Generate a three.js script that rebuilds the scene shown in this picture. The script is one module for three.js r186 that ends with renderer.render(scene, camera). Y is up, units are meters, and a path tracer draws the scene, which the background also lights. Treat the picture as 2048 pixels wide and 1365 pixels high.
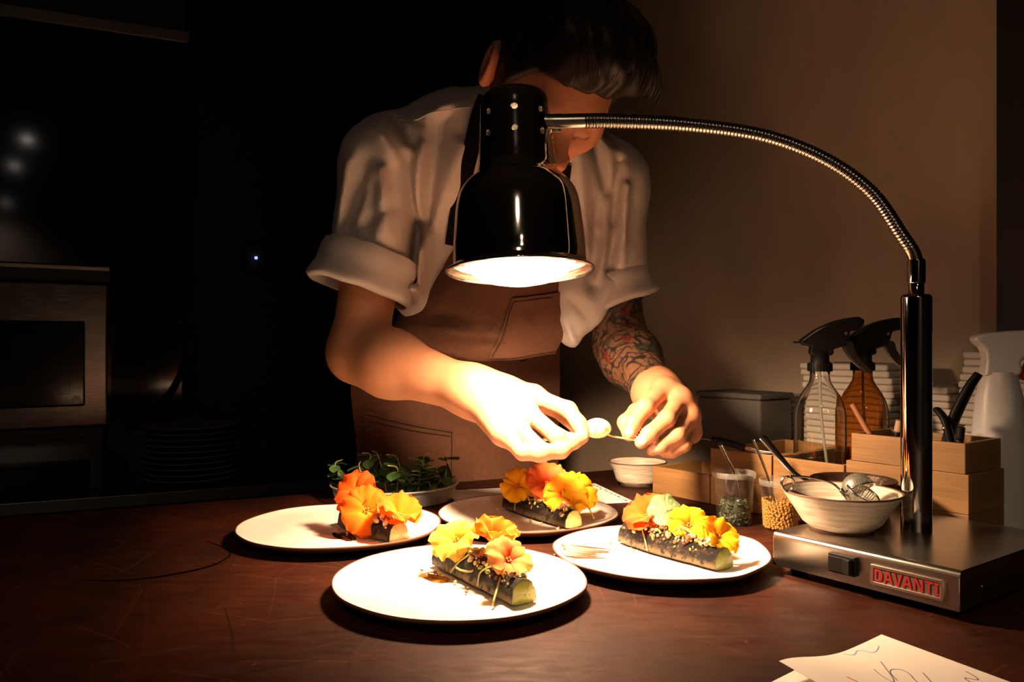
import * as THREE from 'three';
import { RoundedBoxGeometry } from 'three/addons/geometries/RoundedBoxGeometry.js';
import { TextGeometry } from 'three/addons/geometries/TextGeometry.js';
import { FontLoader } from 'three/addons/loaders/FontLoader.js';
import { ImprovedNoise } from 'three/addons/math/ImprovedNoise.js';
import { mergeGeometries, toCreasedNormals } from 'three/addons/utils/BufferGeometryUtils.js';

// ---------------------------------------------------------------- camera, exposure, lamps
const scene = new THREE.Scene();
scene.background = new THREE.Color(0x000000);
const camera = new THREE.PerspectiveCamera(45.2, 2048 / 1365, 0.05, 40);
camera.position.set(0, 1.167, 0);
camera.lookAt(0, 1.167, -1);
const renderer = new THREE.WebGLRenderer({ antialias: true });
renderer.toneMapping = THREE.LinearToneMapping;
renderer.toneMappingExposure = 1.28;
renderer.shadowMap.enabled = true;

const LAMP_COLOR = new THREE.Color().setRGB(1.0, 0.65, 0.38);
const LAMP_AT = [0.0098, 1.2365, -0.995], LAMP_POWER = 4.1;      // the heat lamp's bulb
const heatLight = new THREE.SpotLight(LAMP_COLOR, LAMP_POWER, 0, 1.3, 1, 2);
heatLight.position.set(...LAMP_AT);
heatLight.target.position.set(LAMP_AT[0] + 0.17, LAMP_AT[1] - 1, LAMP_AT[2] - 0.24);
heatLight.castShadow = true; heatLight.shadow.radius = 1.6; heatLight.shadow.mapSize.set(2048, 2048);
scene.add(heatLight, heatLight.target);
// faint ceiling downlights of the dining room, behind the camera
const DOWNLIGHTS = [[-0.107, 2.7, 1.3], [0.197, 2.7, 2.4], [0.885, 2.7, 4.59]];
for (const [x, y, z] of DOWNLIGHTS) {
  const s = new THREE.SpotLight(new THREE.Color().setRGB(1, 0.7, 0.46), 7.5, 0, 1.3, 1, 2);
  s.position.set(x, y - 0.03, z); s.target.position.set(x, 0, z); s.castShadow = true; s.shadow.radius = 4;
  scene.add(s, s.target);
}

// ---------------------------------------------------------------- helpers
const V = (x, y, z) => new THREE.Vector3(x, y, z);
const A = (a) => V(...a);
function rng(seed) { return () => { seed |= 0; seed = seed + 0x6D2B79F5 | 0; let t = Math.imul(seed ^ seed >>> 15, 1 | seed); t = t + Math.imul(t ^ t >>> 7, 61 | t) ^ t; return ((t ^ t >>> 14) >>> 0) / 4294967296; }; }
const R = rng(77);
const rr = (a, b) => a + (b - a) * R();
const lerp = (a, b, t) => a + (b - a) * t, clamp = (x, a = 0, b = 1) => Math.min(b, Math.max(a, x));
const sstep = (a, b, x) => { const t = clamp((x - a) / (b - a)); return t * t * (3 - 2 * t); };
const perlin = new ImprovedNoise();
const noise = (x, y, z = 0.37) => perlin.noise(x, y, z);
const fbm = (x, y, z, o = 4) => { let s = 0, a = 0.5; for (let i = 0; i < o; i++) { s += a * noise(x, y, z); x *= 2.03; y *= 2.01; z *= 2.02; a *= 0.5; } return s; };
const RGB = (r, g, b) => new THREE.Color().setRGB(r, g, b);
const taken = new Map();
function numbered(name) { const n = taken.get(name) || 0; taken.set(name, n + 1); return n ? name + '_' + String(n).padStart(3, '0') : name; }
function shadows(o) { o.castShadow = true; o.receiveShadow = true; return o; }
function thing(name, label, category, at = [0, 0, 0], turn = 0, group) {
  const o = new THREE.Group(); o.name = numbered(name); scene.add(o); o.position.set(...at); o.rotation.y = turn;
  o.userData = { label, category }; if (group) o.userData.group = group; return o;
}
function part(name, geo, mat, parent, label) {
  const m = shadows(new THREE.Mesh(Array.isArray(geo) ? merge(geo) : geo, mat)); m.name = name; parent.add(m); if (label) m.userData.label = label; return m;
}
function single(name, geo, mat, label, category, at, group) {
  const m = shadows(new THREE.Mesh(Array.isArray(geo) ? merge(geo) : geo, mat)); m.name = numbered(name); m.userData = { label, category }; if (group) m.userData.group = group;
  if (at) m.position.set(...at); scene.add(m); return m;
}
function struct(name, geo, mat, at) {
  const m = shadows(new THREE.Mesh(Array.isArray(geo) ? merge(geo) : geo, mat)); m.name = name; m.userData = { kind: 'structure', label: name.replace(/_/g, ' ') + ' of the dark kitchen', category: name.split('_')[0] }; if (at) m.position.set(...at); scene.add(m); return m;
}
function merge(list) {
  list = list.map((g) => { g = g.index ? g.toNonIndexed() : g.clone(); for (const k of Object.keys(g.attributes)) if (!['position', 'normal', 'uv', 'color'].includes(k)) g.deleteAttribute(k); if (!g.attributes.uv) g.setAttribute('uv', new THREE.Float32BufferAttribute(new Float32Array(g.attributes.position.count * 2), 2)); return g; });
  const col = list.some((g) => g.attributes.color);
  if (col) for (const g of list) if (!g.attributes.color) g.setAttribute('color', new THREE.Float32BufferAttribute(new Float32Array(g.attributes.position.count * 3).fill(1), 3));
  return mergeGeometries(list);
}
const box = (w, h, d, x = 0, y = 0, z = 0) => new THREE.BoxGeometry(w, h, d).translate(x, y, z);
const rbox = (w, h, d, r, x = 0, y = 0, z = 0, s = 3) => new RoundedBoxGeometry(w, h, d, s, r).translate(x, y, z);
const lathe = (pts, seg = 64) => new THREE.LatheGeometry(pts.map(([r, y]) => new THREE.Vector2(r, y)), seg);
const cyl = (r1, r2, h, x = 0, y = 0, z = 0, seg = 32) => new THREE.CylinderGeometry(r1, r2, h, seg).translate(x, y, z);
function spline(pts, closed = false, t = 0.5) { return new THREE.CatmullRomCurve3(pts.map(A), closed, 'catmullrom', t); }
// a tube along points with a radius that may vary; closed ends
function tube(pts, rad, n = 24, k = 10, flat = 1) {
  const c = pts.length > 2 ? spline(pts) : new THREE.LineCurve3(A(pts[0]), A(pts[1]));
  const fr = c.computeFrenetFrames(n, false), pos = [], uv = [], idx = [], L = c.getLength();
  const put = (p, N, B, r, v) => { for (let j = 0; j <= k; j++) { const a = j / k * Math.PI * 2, cs = Math.cos(a) * r, sn = Math.sin(a) * r * flat; pos.push(p.x + N.x * cs + B.x * sn, p.y + N.y * cs + B.y * sn, p.z + N.z * cs + B.z * sn); uv.push(j / k * 2 * Math.PI * r, v); } };
  const rf = typeof rad === 'function' ? rad : () => rad;
  put(c.getPointAt(0), fr.normals[0], fr.binormals[0], 1e-5, 0);
  for (let i = 0; i <= n; i++) put(c.getPointAt(i / n), fr.normals[i], fr.binormals[i], rf(i / n), i / n * L);
  put(c.getPointAt(1), fr.normals[n], fr.binormals[n], 1e-5, L);
  for (let i = 0; i < n + 2; i++) for (let j = 0; j < k; j++) { const a = i * (k + 1) + j, b = a + k + 1; idx.push(a, a + 1, b, b, a + 1, b + 1); }
  const g = new THREE.BufferGeometry(); g.setAttribute('position', new THREE.Float32BufferAttribute(pos, 3)); g.setAttribute('uv', new THREE.Float32BufferAttribute(uv, 2)); g.setIndex(idx); g.computeVertexNormals(); return g;
}
// a grid surface f(u, v) -> [x, y, z, (r, g, b)]
function grid(f, nu, nv, closeU = false) {
  const pos = [], uv = [], col = [], idx = [];
  for (let i = 0; i <= nu; i++) for (let j = 0; j <= nv; j++) { const p = f(i / nu, j / nv); pos.push(p[0], p[1], p[2]); uv.push(i / nu, j / nv); if (p.length > 3) col.push(p[3], p[4], p[5]); }
  for (let i = 0; i < nu; i++) for (let j = 0; j < nv; j++) { const a = i * (nv + 1) + j, b = a + nv + 1; idx.push(a, b, a + 1, b, b + 1, a + 1); }
  const g = new THREE.BufferGeometry(); g.setAttribute('position', new THREE.Float32BufferAttribute(pos, 3)); g.setAttribute('uv', new THREE.Float32BufferAttribute(uv, 2));
  if (col.length) g.setAttribute('color', new THREE.Float32BufferAttribute(col, 3));
  g.setIndex(idx); g.computeVertexNormals();
  if (closeU) { const n = g.attributes.normal; for (let j = 0; j <= nv; j++) { const b = nu * (nv + 1) + j, v = V(n.getX(j) + n.getX(b), n.getY(j) + n.getY(b), n.getZ(j) + n.getZ(b)).normalize(); n.setXYZ(j, v.x, v.y, v.z); n.setXYZ(b, v.x, v.y, v.z); } }
  return g;
}
// a sheet with thickness t: the grid, a second layer behind it, and the edge that joins them
function sheet(f, nu, nv, t) {
  const g = grid(f, nu, nv), p = g.attributes.position, n = g.attributes.normal, N = p.count, pos = [...p.array], uv = [...g.attributes.uv.array, ...g.attributes.uv.array], idx = [...g.index.array];
  for (let i = 0; i < N; i++) pos.push(p.getX(i) - n.getX(i) * t, p.getY(i) - n.getY(i) * t, p.getZ(i) - n.getZ(i) * t);
  for (let i = 0; i < g.index.count; i += 3) idx.push(g.index.array[i] + N, g.index.array[i + 2] + N, g.index.array[i + 1] + N);
  const edge = []; for (let j = 0; j <= nv; j++) edge.push(j); for (let i = 1; i <= nu; i++) edge.push(i * (nv + 1) + nv); for (let j = nv - 1; j >= 0; j--) edge.push(nu * (nv + 1) + j); for (let i = nu - 1; i > 0; i--) edge.push(i * (nv + 1));
  for (let i = 0; i < edge.length; i++) { const a = edge[i], b = edge[(i + 1) % edge.length]; idx.push(a, b, a + N, b, b + N, a + N); }
  const o = new THREE.BufferGeometry(); o.setAttribute('position', new THREE.Float32BufferAttribute(pos, 3)); o.setAttribute('uv', new THREE.Float32BufferAttribute(uv, 2));
  if (g.attributes.color) o.setAttribute('color', new THREE.Float32BufferAttribute([...g.attributes.color.array, ...g.attributes.color.array], 3));
  o.setIndex(idx); return toCreasedNormals(o, 1.0);
}
// naive surface nets of a signed distance function (negative inside)
function surface(fn, lo, hi, cell, color) {
  const n = [0, 1, 2].map((k) => Math.ceil((hi[k] - lo[k]) / cell) + 1), [nx, ny, nz] = n, F = new Float32Array(nx * ny * nz);
  for (let z = 0, q = 0; z < nz; z++) for (let y = 0; y < ny; y++) for (let x = 0; x < nx; x++) F[q++] = fn(lo[0] + x * cell, lo[1] + y * cell, lo[2] + z * cell);
  const id = new Int32Array(nx * ny * nz).fill(-1), pos = [], idx = [], at = (x, y, z) => x + nx * (y + ny * z);
  const C = []; for (let i = 0; i < 8; i++) C.push([i & 1, i >> 1 & 1, i >> 2 & 1]);
  const E = []; for (let i = 0; i < 8; i++) for (let b = 0; b < 3; b++) if (!(i >> b & 1)) E.push([i, i | 1 << b]);
  for (let z = 0; z < nz - 1; z++) for (let y = 0; y < ny - 1; y++) for (let x = 0; x < nx - 1; x++) {
    let m = 0; const v = []; for (let i = 0; i < 8; i++) { v[i] = F[at(x + C[i][0], y + C[i][1], z + C[i][2])]; if (v[i] < 0) m |= 1 << i; }
    if (m === 0 || m === 255) continue;
    let sx = 0, sy = 0, sz = 0, c = 0;
    for (const [a, b] of E) if ((v[a] < 0) !== (v[b] < 0)) { const t = v[a] / (v[a] - v[b]); sx += lerp(C[a][0], C[b][0], t); sy += lerp(C[a][1], C[b][1], t); sz += lerp(C[a][2], C[b][2], t); c++; }
    id[at(x, y, z)] = pos.length / 3; pos.push(lo[0] + (x + sx / c) * cell, lo[1] + (y + sy / c) * cell, lo[2] + (z + sz / c) * cell);
  }
  const quad = (a, b, c, d, f) => { if (a < 0 || b < 0 || c < 0 || d < 0) return; f ? idx.push(a, b, c, a, c, d) : idx.push(a, c, b, a, d, c); };
  for (let z = 1; z < nz - 1; z++) for (let y = 1; y < ny - 1; y++) for (let x = 1; x < nx - 1; x++) {
    const s = F[at(x, y, z)] < 0;
    if (s !== F[at(x + 1, y, z)] < 0) quad(id[at(x, y - 1, z - 1)], id[at(x, y, z - 1)], id[at(x, y, z)], id[at(x, y - 1, z)], s);
    if (s !== F[at(x, y + 1, z)] < 0) quad(id[at(x - 1, y, z - 1)], id[at(x - 1, y, z)], id[at(x, y, z)], id[at(x, y, z - 1)], s);
    if (s !== F[at(x, y, z + 1)] < 0) quad(id[at(x - 1, y - 1, z)], id[at(x, y - 1, z)], id[at(x, y, z)], id[at(x - 1, y, z)], s);
  }
  const g = new THREE.BufferGeometry(); g.setAttribute('position', new THREE.Float32BufferAttribute(pos, 3));
  { const q = new Float32Array(pos.length / 3 * 2); for (let i = 0; i < q.length / 2; i++) { q[2 * i] = pos[3 * i] + pos[3 * i + 2]; q[2 * i + 1] = pos[3 * i + 1]; } g.setAttribute('uv', new THREE.Float32BufferAttribute(q, 2)); }
  if (color) { const c = new Float32Array(pos.length); for (let i = 0; i < pos.length; i += 3) { const k = color(pos[i], pos[i + 1], pos[i + 2]); c[i] = k[0]; c[i + 1] = k[1]; c[i + 2] = k[2]; } g.setAttribute('color', new THREE.Float32BufferAttribute(c, 3)); }
  g.setIndex(idx); g.computeVertexNormals(); return g;
}
const smin = (a, b, k) => { const h = Math.max(k - Math.abs(a - b), 0) / k; return Math.min(a, b) - h * h * k * 0.25; };
const smax = (a, b, k) => -smin(-a, -b, k);
// distance to a tapered capsule between two joints
function bone(a, b, ra, rb) {
  const dx = b[0] - a[0], dy = b[1] - a[1], dz = b[2] - a[2], l2 = dx * dx + dy * dy + dz * dz || 1e-9;
  return (x, y, z) => { const px = x - a[0], py = y - a[1], pz = z - a[2], t = clamp((px * dx + py * dy + pz * dz) / l2), ex = px - dx * t, ey = py - dy * t, ez = pz - dz * t; return Math.sqrt(ex * ex + ey * ey + ez * ez) - (ra + (rb - ra) * t); };
}
const ball = (c, r) => (x, y, z) => { const px = (x - c[0]) / r[0], py = (y - c[1]) / r[1], pz = (z - c[2]) / r[2], k0 = Math.hypot(px, py, pz), k1 = Math.hypot(px / r[0], py / r[1], pz / r[2]); return k1 < 1e-9 ? -Math.min(...r) : k0 * (k0 - 1) / k1; };
function chain(js, rs) { return js.slice(1).map((j, i) => bone(js[i], j, rs[i], rs[i + 1])); }

// ---------------------------------------------------------------- textures and materials
function tex(w, h, f, srgb = true, rep = [1, 1]) {
  const d = new Uint8Array(w * h * 4);
  for (let y = 0; y < h; y++) for (let x = 0; x < w; x++) { const c = f(x / w, y / h, x, y), i = (y * w + x) * 4; d[i] = clamp(c[0]) * 255; d[i + 1] = clamp(c[1]) * 255; d[i + 2] = clamp(c[2]) * 255; d[i + 3] = 255; }
  const t = new THREE.DataTexture(d, w, h); t.wrapS = t.wrapT = THREE.MirroredRepeatWrapping; t.magFilter = THREE.LinearFilter; t.minFilter = THREE.LinearMipmapLinearFilter; t.generateMipmaps = true; if (srgb) t.colorSpace = THREE.SRGBColorSpace; t.repeat.set(...rep); t.needsUpdate = true; return t;
}
const grey = (v) => [v, v, v];
const std = (color, roughness, o = {}) => new THREE.MeshStandardMaterial({ color, roughness, side: THREE.DoubleSide, ...o });
const phys = (color, roughness, o = {}) => new THREE.MeshPhysicalMaterial({ color, roughness, side: THREE.DoubleSide, ...o });
const M = {
  chrome: std(RGB(0.62, 0.6, 0.57), 0.06, { metalness: 1 }),
  steel: std(RGB(0.5, 0.48, 0.45), 0.3, { metalness: 1 }),
  satin: std(RGB(0.55, 0.52, 0.48), 0.38, { metalness: 1 }),
  wire: std(RGB(0.35, 0.32, 0.28), 0.25, { metalness: 1 }),
  black: phys(RGB(0.008, 0.0075, 0.007), 0.5, { specularIntensity: 0.5 }),
  rubber: std(RGB(0.015, 0.014, 0.013), 0.8),
  red: std(RGB(0.5, 0.02, 0.015), 0.4),
};


// ---------------------------------------------------------------- the room
// u runs along the side wall towards the camera, w from the worktop into that wall; e runs along the worktop's edge where the cook stands
const UX = 0.598, UZ = 0.8, EX = 0.903, EZ = -0.429;
const plasterBump = tex(512, 512, (u, v, x, y) => grey(0.5 + 0.5 * fbm(x / 22, y / 22, 1.7, 5)), false, [2, 2]);
const plaster = std(RGB(0.86, 0.66, 0.5), 0.9, { bumpMap: plasterBump, bumpScale: 0.0008, map: tex(512, 512, (u, v, x, y) => grey(0.9 + 0.12 * fbm(x / 60, y / 60, 4.2, 4)), true, [1, 1]) });
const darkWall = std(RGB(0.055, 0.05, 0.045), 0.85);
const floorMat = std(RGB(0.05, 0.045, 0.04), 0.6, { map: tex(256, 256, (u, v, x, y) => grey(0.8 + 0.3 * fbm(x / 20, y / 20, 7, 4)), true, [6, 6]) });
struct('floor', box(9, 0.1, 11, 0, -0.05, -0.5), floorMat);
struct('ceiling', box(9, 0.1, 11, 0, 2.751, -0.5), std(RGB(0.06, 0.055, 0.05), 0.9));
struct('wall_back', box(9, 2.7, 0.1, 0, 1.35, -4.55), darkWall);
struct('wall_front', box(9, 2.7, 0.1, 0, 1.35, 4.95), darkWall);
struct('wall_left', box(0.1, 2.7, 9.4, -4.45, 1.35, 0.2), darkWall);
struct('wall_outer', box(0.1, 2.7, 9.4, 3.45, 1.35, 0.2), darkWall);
{ // the plastered side wall, ending at a dark door post on the near side
  const a = [0.61 - 0.8 * UX, -1.71 - 0.8 * UZ], b = [0.61 + 0.415 * UX, -1.71 + 0.415 * UZ], L = Math.hypot(b[0] - a[0], b[1] - a[1]), g = box(L, 2.7, 0.12, 0, 0, -0.06);
  const m = struct('wall_right', g, plaster, [(a[0] + b[0]) / 2, 1.35, (a[1] + b[1]) / 2]); m.rotation.y = -Math.atan2(UZ, UX);
  const t = struct('trim_1', box(0.1, 2.7, 0.2), std(RGB(0.02, 0.016, 0.014), 0.6), [b[0] + 0.051 * UX, 1.35, b[1] + 0.051 * UZ]); t.rotation.y = -Math.atan2(UZ, UX);
  const c = struct('trim_2', box(0.06, 2.7, 0.2), std(RGB(0.02, 0.016, 0.014), 0.6), [a[0] - 0.031 * UX, 1.35, a[1] - 0.031 * UZ]); c.rotation.y = -Math.atan2(UZ, UX);
}
// the wooden worktop
const gw = 2048, gh = 1024;
const scr = []; { const r = rng(5); for (let i = 0; i < 520; i++) scr.push([r() * gw, r() * gh, (r() - 0.5) * 1.2 + (r() < 0.5 ? 0 : 1.4), 20 + r() * 150, r()]); }
const woodCanvas = document.createElement('canvas'); woodCanvas.width = gw; woodCanvas.height = gh;
{ const c = woodCanvas.getContext('2d'), im = c.createImageData(gw, gh);
  for (let y = 0; y < gh; y++) for (let x = 0; x < gw; x++) {
    const warp = fbm(x / 300, y / 120, 3.1, 3) * 60, g = fbm((x + warp) / 260, (y + warp * 0.6) / 16, 1.3, 5), f = noise(x / 60, y / 2.2, 8.8), b = fbm(x / 190, y / 150, 9.7, 4);
    const v = 1 + 0.2 * g + 0.07 * f + 0.8 * b, i = (y * gw + x) * 4;
    im.data[i] = clamp(0.2 * v) * 255; im.data[i + 1] = clamp(0.088 * v * (1 - 0.05 * b)) * 255; im.data[i + 2] = clamp(0.042 * v * (1 - 0.12 * b)) * 255; im.data[i + 3] = 255;
  }
  c.putImageData(im, 0, 0);
  for (const [x, y, a, l, t] of scr) { c.strokeStyle = t < 0.35 ? 'rgba(20,8,4,0.5)' : 'rgba(175,112,66,' + (0.1 + 0.22 * t) + ')'; c.lineWidth = t < 0.1 ? 2.2 : 0.9; c.beginPath(); c.moveTo(x, y); c.quadraticCurveTo(x + Math.cos(a) * l * 0.5 + 4, y + Math.sin(a) * l * 0.5 - 3, x + Math.cos(a) * l, y + Math.sin(a) * l); c.stroke(); }
  const r = rng(9); for (let i = 0; i < 420; i++) { c.fillStyle = r() < 0.4 ? 'rgba(150,100,65,0.3)' : 'rgba(15,5,2,0.45)'; c.beginPath(); c.ellipse(r() * gw, r() * gh, 0.7 + r() * 2.2, 0.6 + r() * 1.4, r() * 3, 0, 7); c.fill(); }
}
const woodTop = new THREE.CanvasTexture(woodCanvas); woodTop.colorSpace = THREE.SRGBColorSpace; woodTop.wrapS = woodTop.wrapT = THREE.RepeatWrapping; woodTop.repeat.set(0.7, 0.7); woodTop.offset.set(0.45, -0.25);
const woodRough = tex(512, 512, (u, v, x, y) => grey(0.56 + 0.3 * fbm(x / 26, y / 20, 2.2, 5)), false, [1.5, 3]);
const topMat = phys(0xffffff, 1, { specularIntensity: 0.3, map: woodTop, roughnessMap: woodRough, bumpMap: tex(512, 512, (u, v, x, y) => grey(0.5 + 0.5 * fbm(x / 30, y / 12, 6.1, 5)), false, [2, 4]), bumpScale: 0.00018 });
{
  const t = thing('worktop_table', 'dark brown scratched wooden worktop carrying the plates and the heat lamp', 'worktop');
  // corners in plan (x, z): along the cook's edge, round the wall, then out past the camera
  const P = [[-2.05, -0.625], [0.495, -1.834], [0.507, -1.84], [0.85, -1.38], [1.5, -0.6], [1.5, 0.25], [-2.05, 0.25]];
  const s = new THREE.Shape(P.map(([x, z]) => new THREE.Vector2(x, -z)));
  const g = new THREE.ExtrudeGeometry(s, { depth: 0.036, bevelEnabled: true, bevelSize: 0.003, bevelThickness: 0.003, bevelSegments: 2 }).rotateX(-Math.PI / 2).translate(0, 0.861, 0);
  part('table_top', g, topMat, t);
  // a dark ring mark laid on the top as a thin arc, left of the plates
  const ring = [[-0.4067, 0.9002, -1.0898], [-0.3773, 0.9002, -1.0633], [-0.353, 0.9002, -1.0283], [-0.3513, 0.9002, -0.9866], [-0.3639, 0.9002, -0.9564], [-0.3887, 0.9002, -0.932], [-0.4157, 0.9002, -0.9163], [-0.4492, 0.9002, -0.9106], [-0.4883, 0.9002, -0.9163]];
  part('ring_mark', tube(ring, (u) => 0.0016 * Math.sin(Math.PI * clamp(u, 0.02, 0.98)) + 0.0003, 80, 6, 0.3), phys(RGB(0.002, 0.001, 0.0008), 0.9, { specularIntensity: 0.05 }), t, 'dark ring mark in the wood');
  for (const [x, z] of [[-1.85, -0.5], [-1.85, 0.1], [1.3, 0.1], [0.2, -1.55], [1.3, -0.55]]) part('leg', rbox(0.08, 0.86, 0.08, 0.006, x, 0.43, z), topMat, t);
}


// ---------------------------------------------------------------- the heat lamp
{
  const t = thing('heat_lamp', 'chrome gooseneck heat lamp with a steel base and red lettered nameplate, shining on the plates', 'lamp');
  const FL = [0.302, -0.944], FR = [0.4246, -0.778], W = Math.hypot(FR[0] - FL[0], FR[1] - FL[1]), ang = Math.atan2(FR[1] - FL[1], FR[0] - FL[0]);
  const base = new THREE.Group(); base.name = 'base'; base.position.set(FL[0], 0.9, FL[1]); base.rotation.y = -ang; t.add(base);   // x along the front, -z into the wall side
  const D = 0.245;
  const lid = new THREE.Shape(); { const h = 0.036, b = 0.006; lid.moveTo(0, 0); lid.lineTo(0, h - b); lid.quadraticCurveTo(0, h, b, h); lid.lineTo(D - b, h); lid.quadraticCurveTo(D, h, D, h - b); lid.lineTo(D, 0); lid.closePath(); }
  const brush = tex(256, 512, (u, v, x, y) => grey(0.27 + 0.05 * noise(x / 1.5, y / 90, 3) + 0.02 * noise(x / 8, y / 60, 5)), false, [6, 1]);
  const baseMat = std(RGB(0.44, 0.4, 0.36), 0.27, { metalness: 1, bumpMap: brush, bumpScale: 0.00002 });
  const body = new THREE.ExtrudeGeometry(lid, { depth: W, bevelEnabled: true, bevelSize: 0.0012, bevelThickness: 0.0012, bevelSegments: 2, curveSegments: 6 }).rotateY(Math.PI / 2).translate(0, 0.011, 0);
  part('housing', body, baseMat, base);
  for (const [x, z] of [[0.02, -0.02], [W - 0.02, -0.02], [0.02, -D + 0.02], [W - 0.02, -D + 0.02]]) part('foot', lathe([[0.0001, 0], [0.009, 0], [0.01, 0.004], [0.01, 0.0105], [0.0001, 0.0105]], 20).translate(x, 0, z), M.rubber, base);
  // rocker switch
  const sw = new THREE.Group(); sw.name = 'switch'; sw.position.set(W * 0.425, 0.0295, 0.0012); base.add(sw);
  part('bezel', rbox(0.031, 0.0205, 0.005, 0.0012, 0, 0, 0.0025), M.black, sw);
  part('rocker', new THREE.ExtrudeGeometry(new THREE.Shape([[-0.0125, 0], [0.0125, 0], [0.0125, 0.0065], [0.003, 0.0025], [-0.0125, 0.003]].map(([x, y]) => new THREE.Vector2(x, y))), { depth: 0.015, bevelEnabled: true, bevelSize: 0.0004, bevelThickness: 0.0004, bevelSegments: 1 }).rotateX(Math.PI / 2).translate(0, 0.0075, 0.0052), M.black, sw);
  // nameplate
  const np = new THREE.Group(); np.name = 'nameplate'; np.position.set(W * 0.755, 0.0265, 0.0012); base.add(np);
  const frame = new THREE.Shape(); { const rect = (s, w, h, r) => { s.moveTo(-w + r, -h); s.lineTo(w - r, -h); s.quadraticCurveTo(w, -h, w, -h + r); s.lineTo(w, h - r); s.quadraticCurveTo(w, h, w - r, h); s.lineTo(-w + r, h); s.quadraticCurveTo(-w, h, -w, h - r); s.lineTo(-w, -h + r); s.quadraticCurveTo(-w, -h, -w + r, -h); return s; };
    rect(frame, 0.037, 0.0098, 0.0018); frame.holes.push(rect(new THREE.Path(), 0.0345, 0.0075, 0.001)); }
  part('plate_frame', new THREE.ExtrudeGeometry(frame, { depth: 0.0016, bevelEnabled: true, bevelSize: 0.0005, bevelThickness: 0.0006, bevelSegments: 2 }), std(RGB(0.85, 0.78, 0.7), 0.25, { metalness: 1 }), np);
  part('plate_back', box(0.071, 0.017, 0.0008, 0, 0, 0.0005), std(RGB(0.2, 0.155, 0.13), 0.45, { metalness: 0.6 }), np);
  const font = await new FontLoader().loadAsync('fonts/droid/droid_sans_bold.typeface.json');
  const tg = new TextGeometry('DAVANTI', { font, size: 0.0118, depth: 0.0009, curveSegments: 4 }); tg.computeBoundingBox();
  const tb = tg.boundingBox; tg.translate(-(tb.min.x + tb.max.x) / 2, -(tb.min.y + tb.max.y) / 2, 0.0008); tg.scale(0.0655 / (tb.max.x - tb.min.x), 1.04, 1);
  part('lettering', tg, std(RGB(0.36, 0.02, 0.018), 0.5), np, 'red capital lettering');
  part('screw', lathe([[0.0001, 0.002], [0.002, 0.0016], [0.0028, 0]], 12).rotateZ(-Math.PI / 2).translate(W + 0.001, 0.026, -0.045), M.wire, base);
  // post
  const C = [0.469, 0.947, -0.951];
  part('post', lathe([[0.0001, 0], [0.0166, 0], [0.0168, 0.001], [0.0168, 0.27], [0.0155, 0.2735], [0.0085, 0.2745], [0.0085, 0.29], [0.0075, 0.291], [0.0001, 0.291]], 48).translate(...C), M.chrome, t);
  // gooseneck: a ribbed flexible tube from the post to the side of the shade
  const path = spline([[C[0], C[1] + 0.28, C[2]], [C[0] - 0.001, C[1] + 0.315, C[2]], [0.453, 1.2919, -0.955], [0.4225, 1.3426, -0.965], [0.3722, 1.3837, -0.975], [0.3039, 1.4136, -0.985], [0.2156, 1.4289, -0.993], [0.1254, 1.4351, -0.998], [0.0585, 1.435, -1], [0.039, 1.435, -1]]);
  { const n = 1100, k = 20, fr = path.computeFrenetFrames(n, false), L = path.getLength(), pos = [], idx = [];
    for (let i = 0; i <= n; i++) { const p = path.getPointAt(i / n), s = i / n * L, rib = s > 0.05 && s < L - 0.05 ? Math.abs(Math.sin(s / 0.0042 * Math.PI)) : 0.6, r = 0.0074 + 0.0008 * rib + 0.0014 * sstep(0.5, 1, i / n);
      for (let j = 0; j <= k; j++) { const a = j / k * 6.28318, cs = Math.cos(a) * r, sn = Math.sin(a) * r, N = fr.normals[i], B = fr.binormals[i]; pos.push(p.x + N.x * cs + B.x * sn, p.y + N.y * cs + B.y * sn, p.z + N.z * cs + B.z * sn); } }
    for (let i = 0; i < n; i++) for (let j = 0; j < k; j++) { const a = i * (k + 1) + j, b = a + k + 1; idx.push(a, a + 1, b, b, a + 1, b + 1); }
    const g = new THREE.BufferGeometry(); g.setAttribute('position', new THREE.Float32BufferAttribute(pos, 3)); g.setIndex(idx); g.computeVertexNormals(); part('gooseneck', g, std(RGB(0.6, 0.57, 0.53), 0.22, { metalness: 1 }), t); }
  part('ferrule', lathe([[0.0088, 0], [0.0098, 0.001], [0.0098, 0.026], [0.0086, 0.028]], 28).translate(C[0], C[1] + 0.287, C[2]), M.chrome, t);
  // shade: a spun shell, open below, tilted a little towards the camera
  const sh = new THREE.Group(); sh.name = 'shade'; sh.position.set(0.0098, 1.2508, -1.0); sh.rotation.set(-0.105, 0, 0.028); t.add(sh);
  const prof = [[0.0885, 0.0], [0.0905, 0.0015], [0.0895, 0.0035], [0.0825, 0.008], [0.0815, 0.012], [0.0808, 0.03], [0.0785, 0.06], [0.0757, 0.085], [0.0715, 0.1], [0.063, 0.112], [0.054, 0.121], [0.0492, 0.129], [0.0478, 0.138], [0.0458, 0.165], [0.0438, 0.2], [0.0428, 0.214], [0.039, 0.222], [0.03, 0.2265], [0.0001, 0.228]];
  const cv = new THREE.CatmullRomCurve3(prof.map(([r, y]) => V(r, y, 0)), false, 'centripetal'), fine = cv.getPoints(150).map((p) => [Math.max(1e-4, p.x), p.y]);
  const inner = fine.map(([r, y]) => [Math.max(1e-4, r - 0.0011), y - 0.0008]).reverse();
  // vent holes are left out of the shell by skipping its quads there
  const shell = [...inner, ...fine].length ? [...fine] : [];
  const holes = []; for (const hy of [0.193, 0.166]) for (let k = 0; k < 8; k++) holes.push([Math.PI * 2 * k / 8 + 0.31 - 0.35, hy]);
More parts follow.
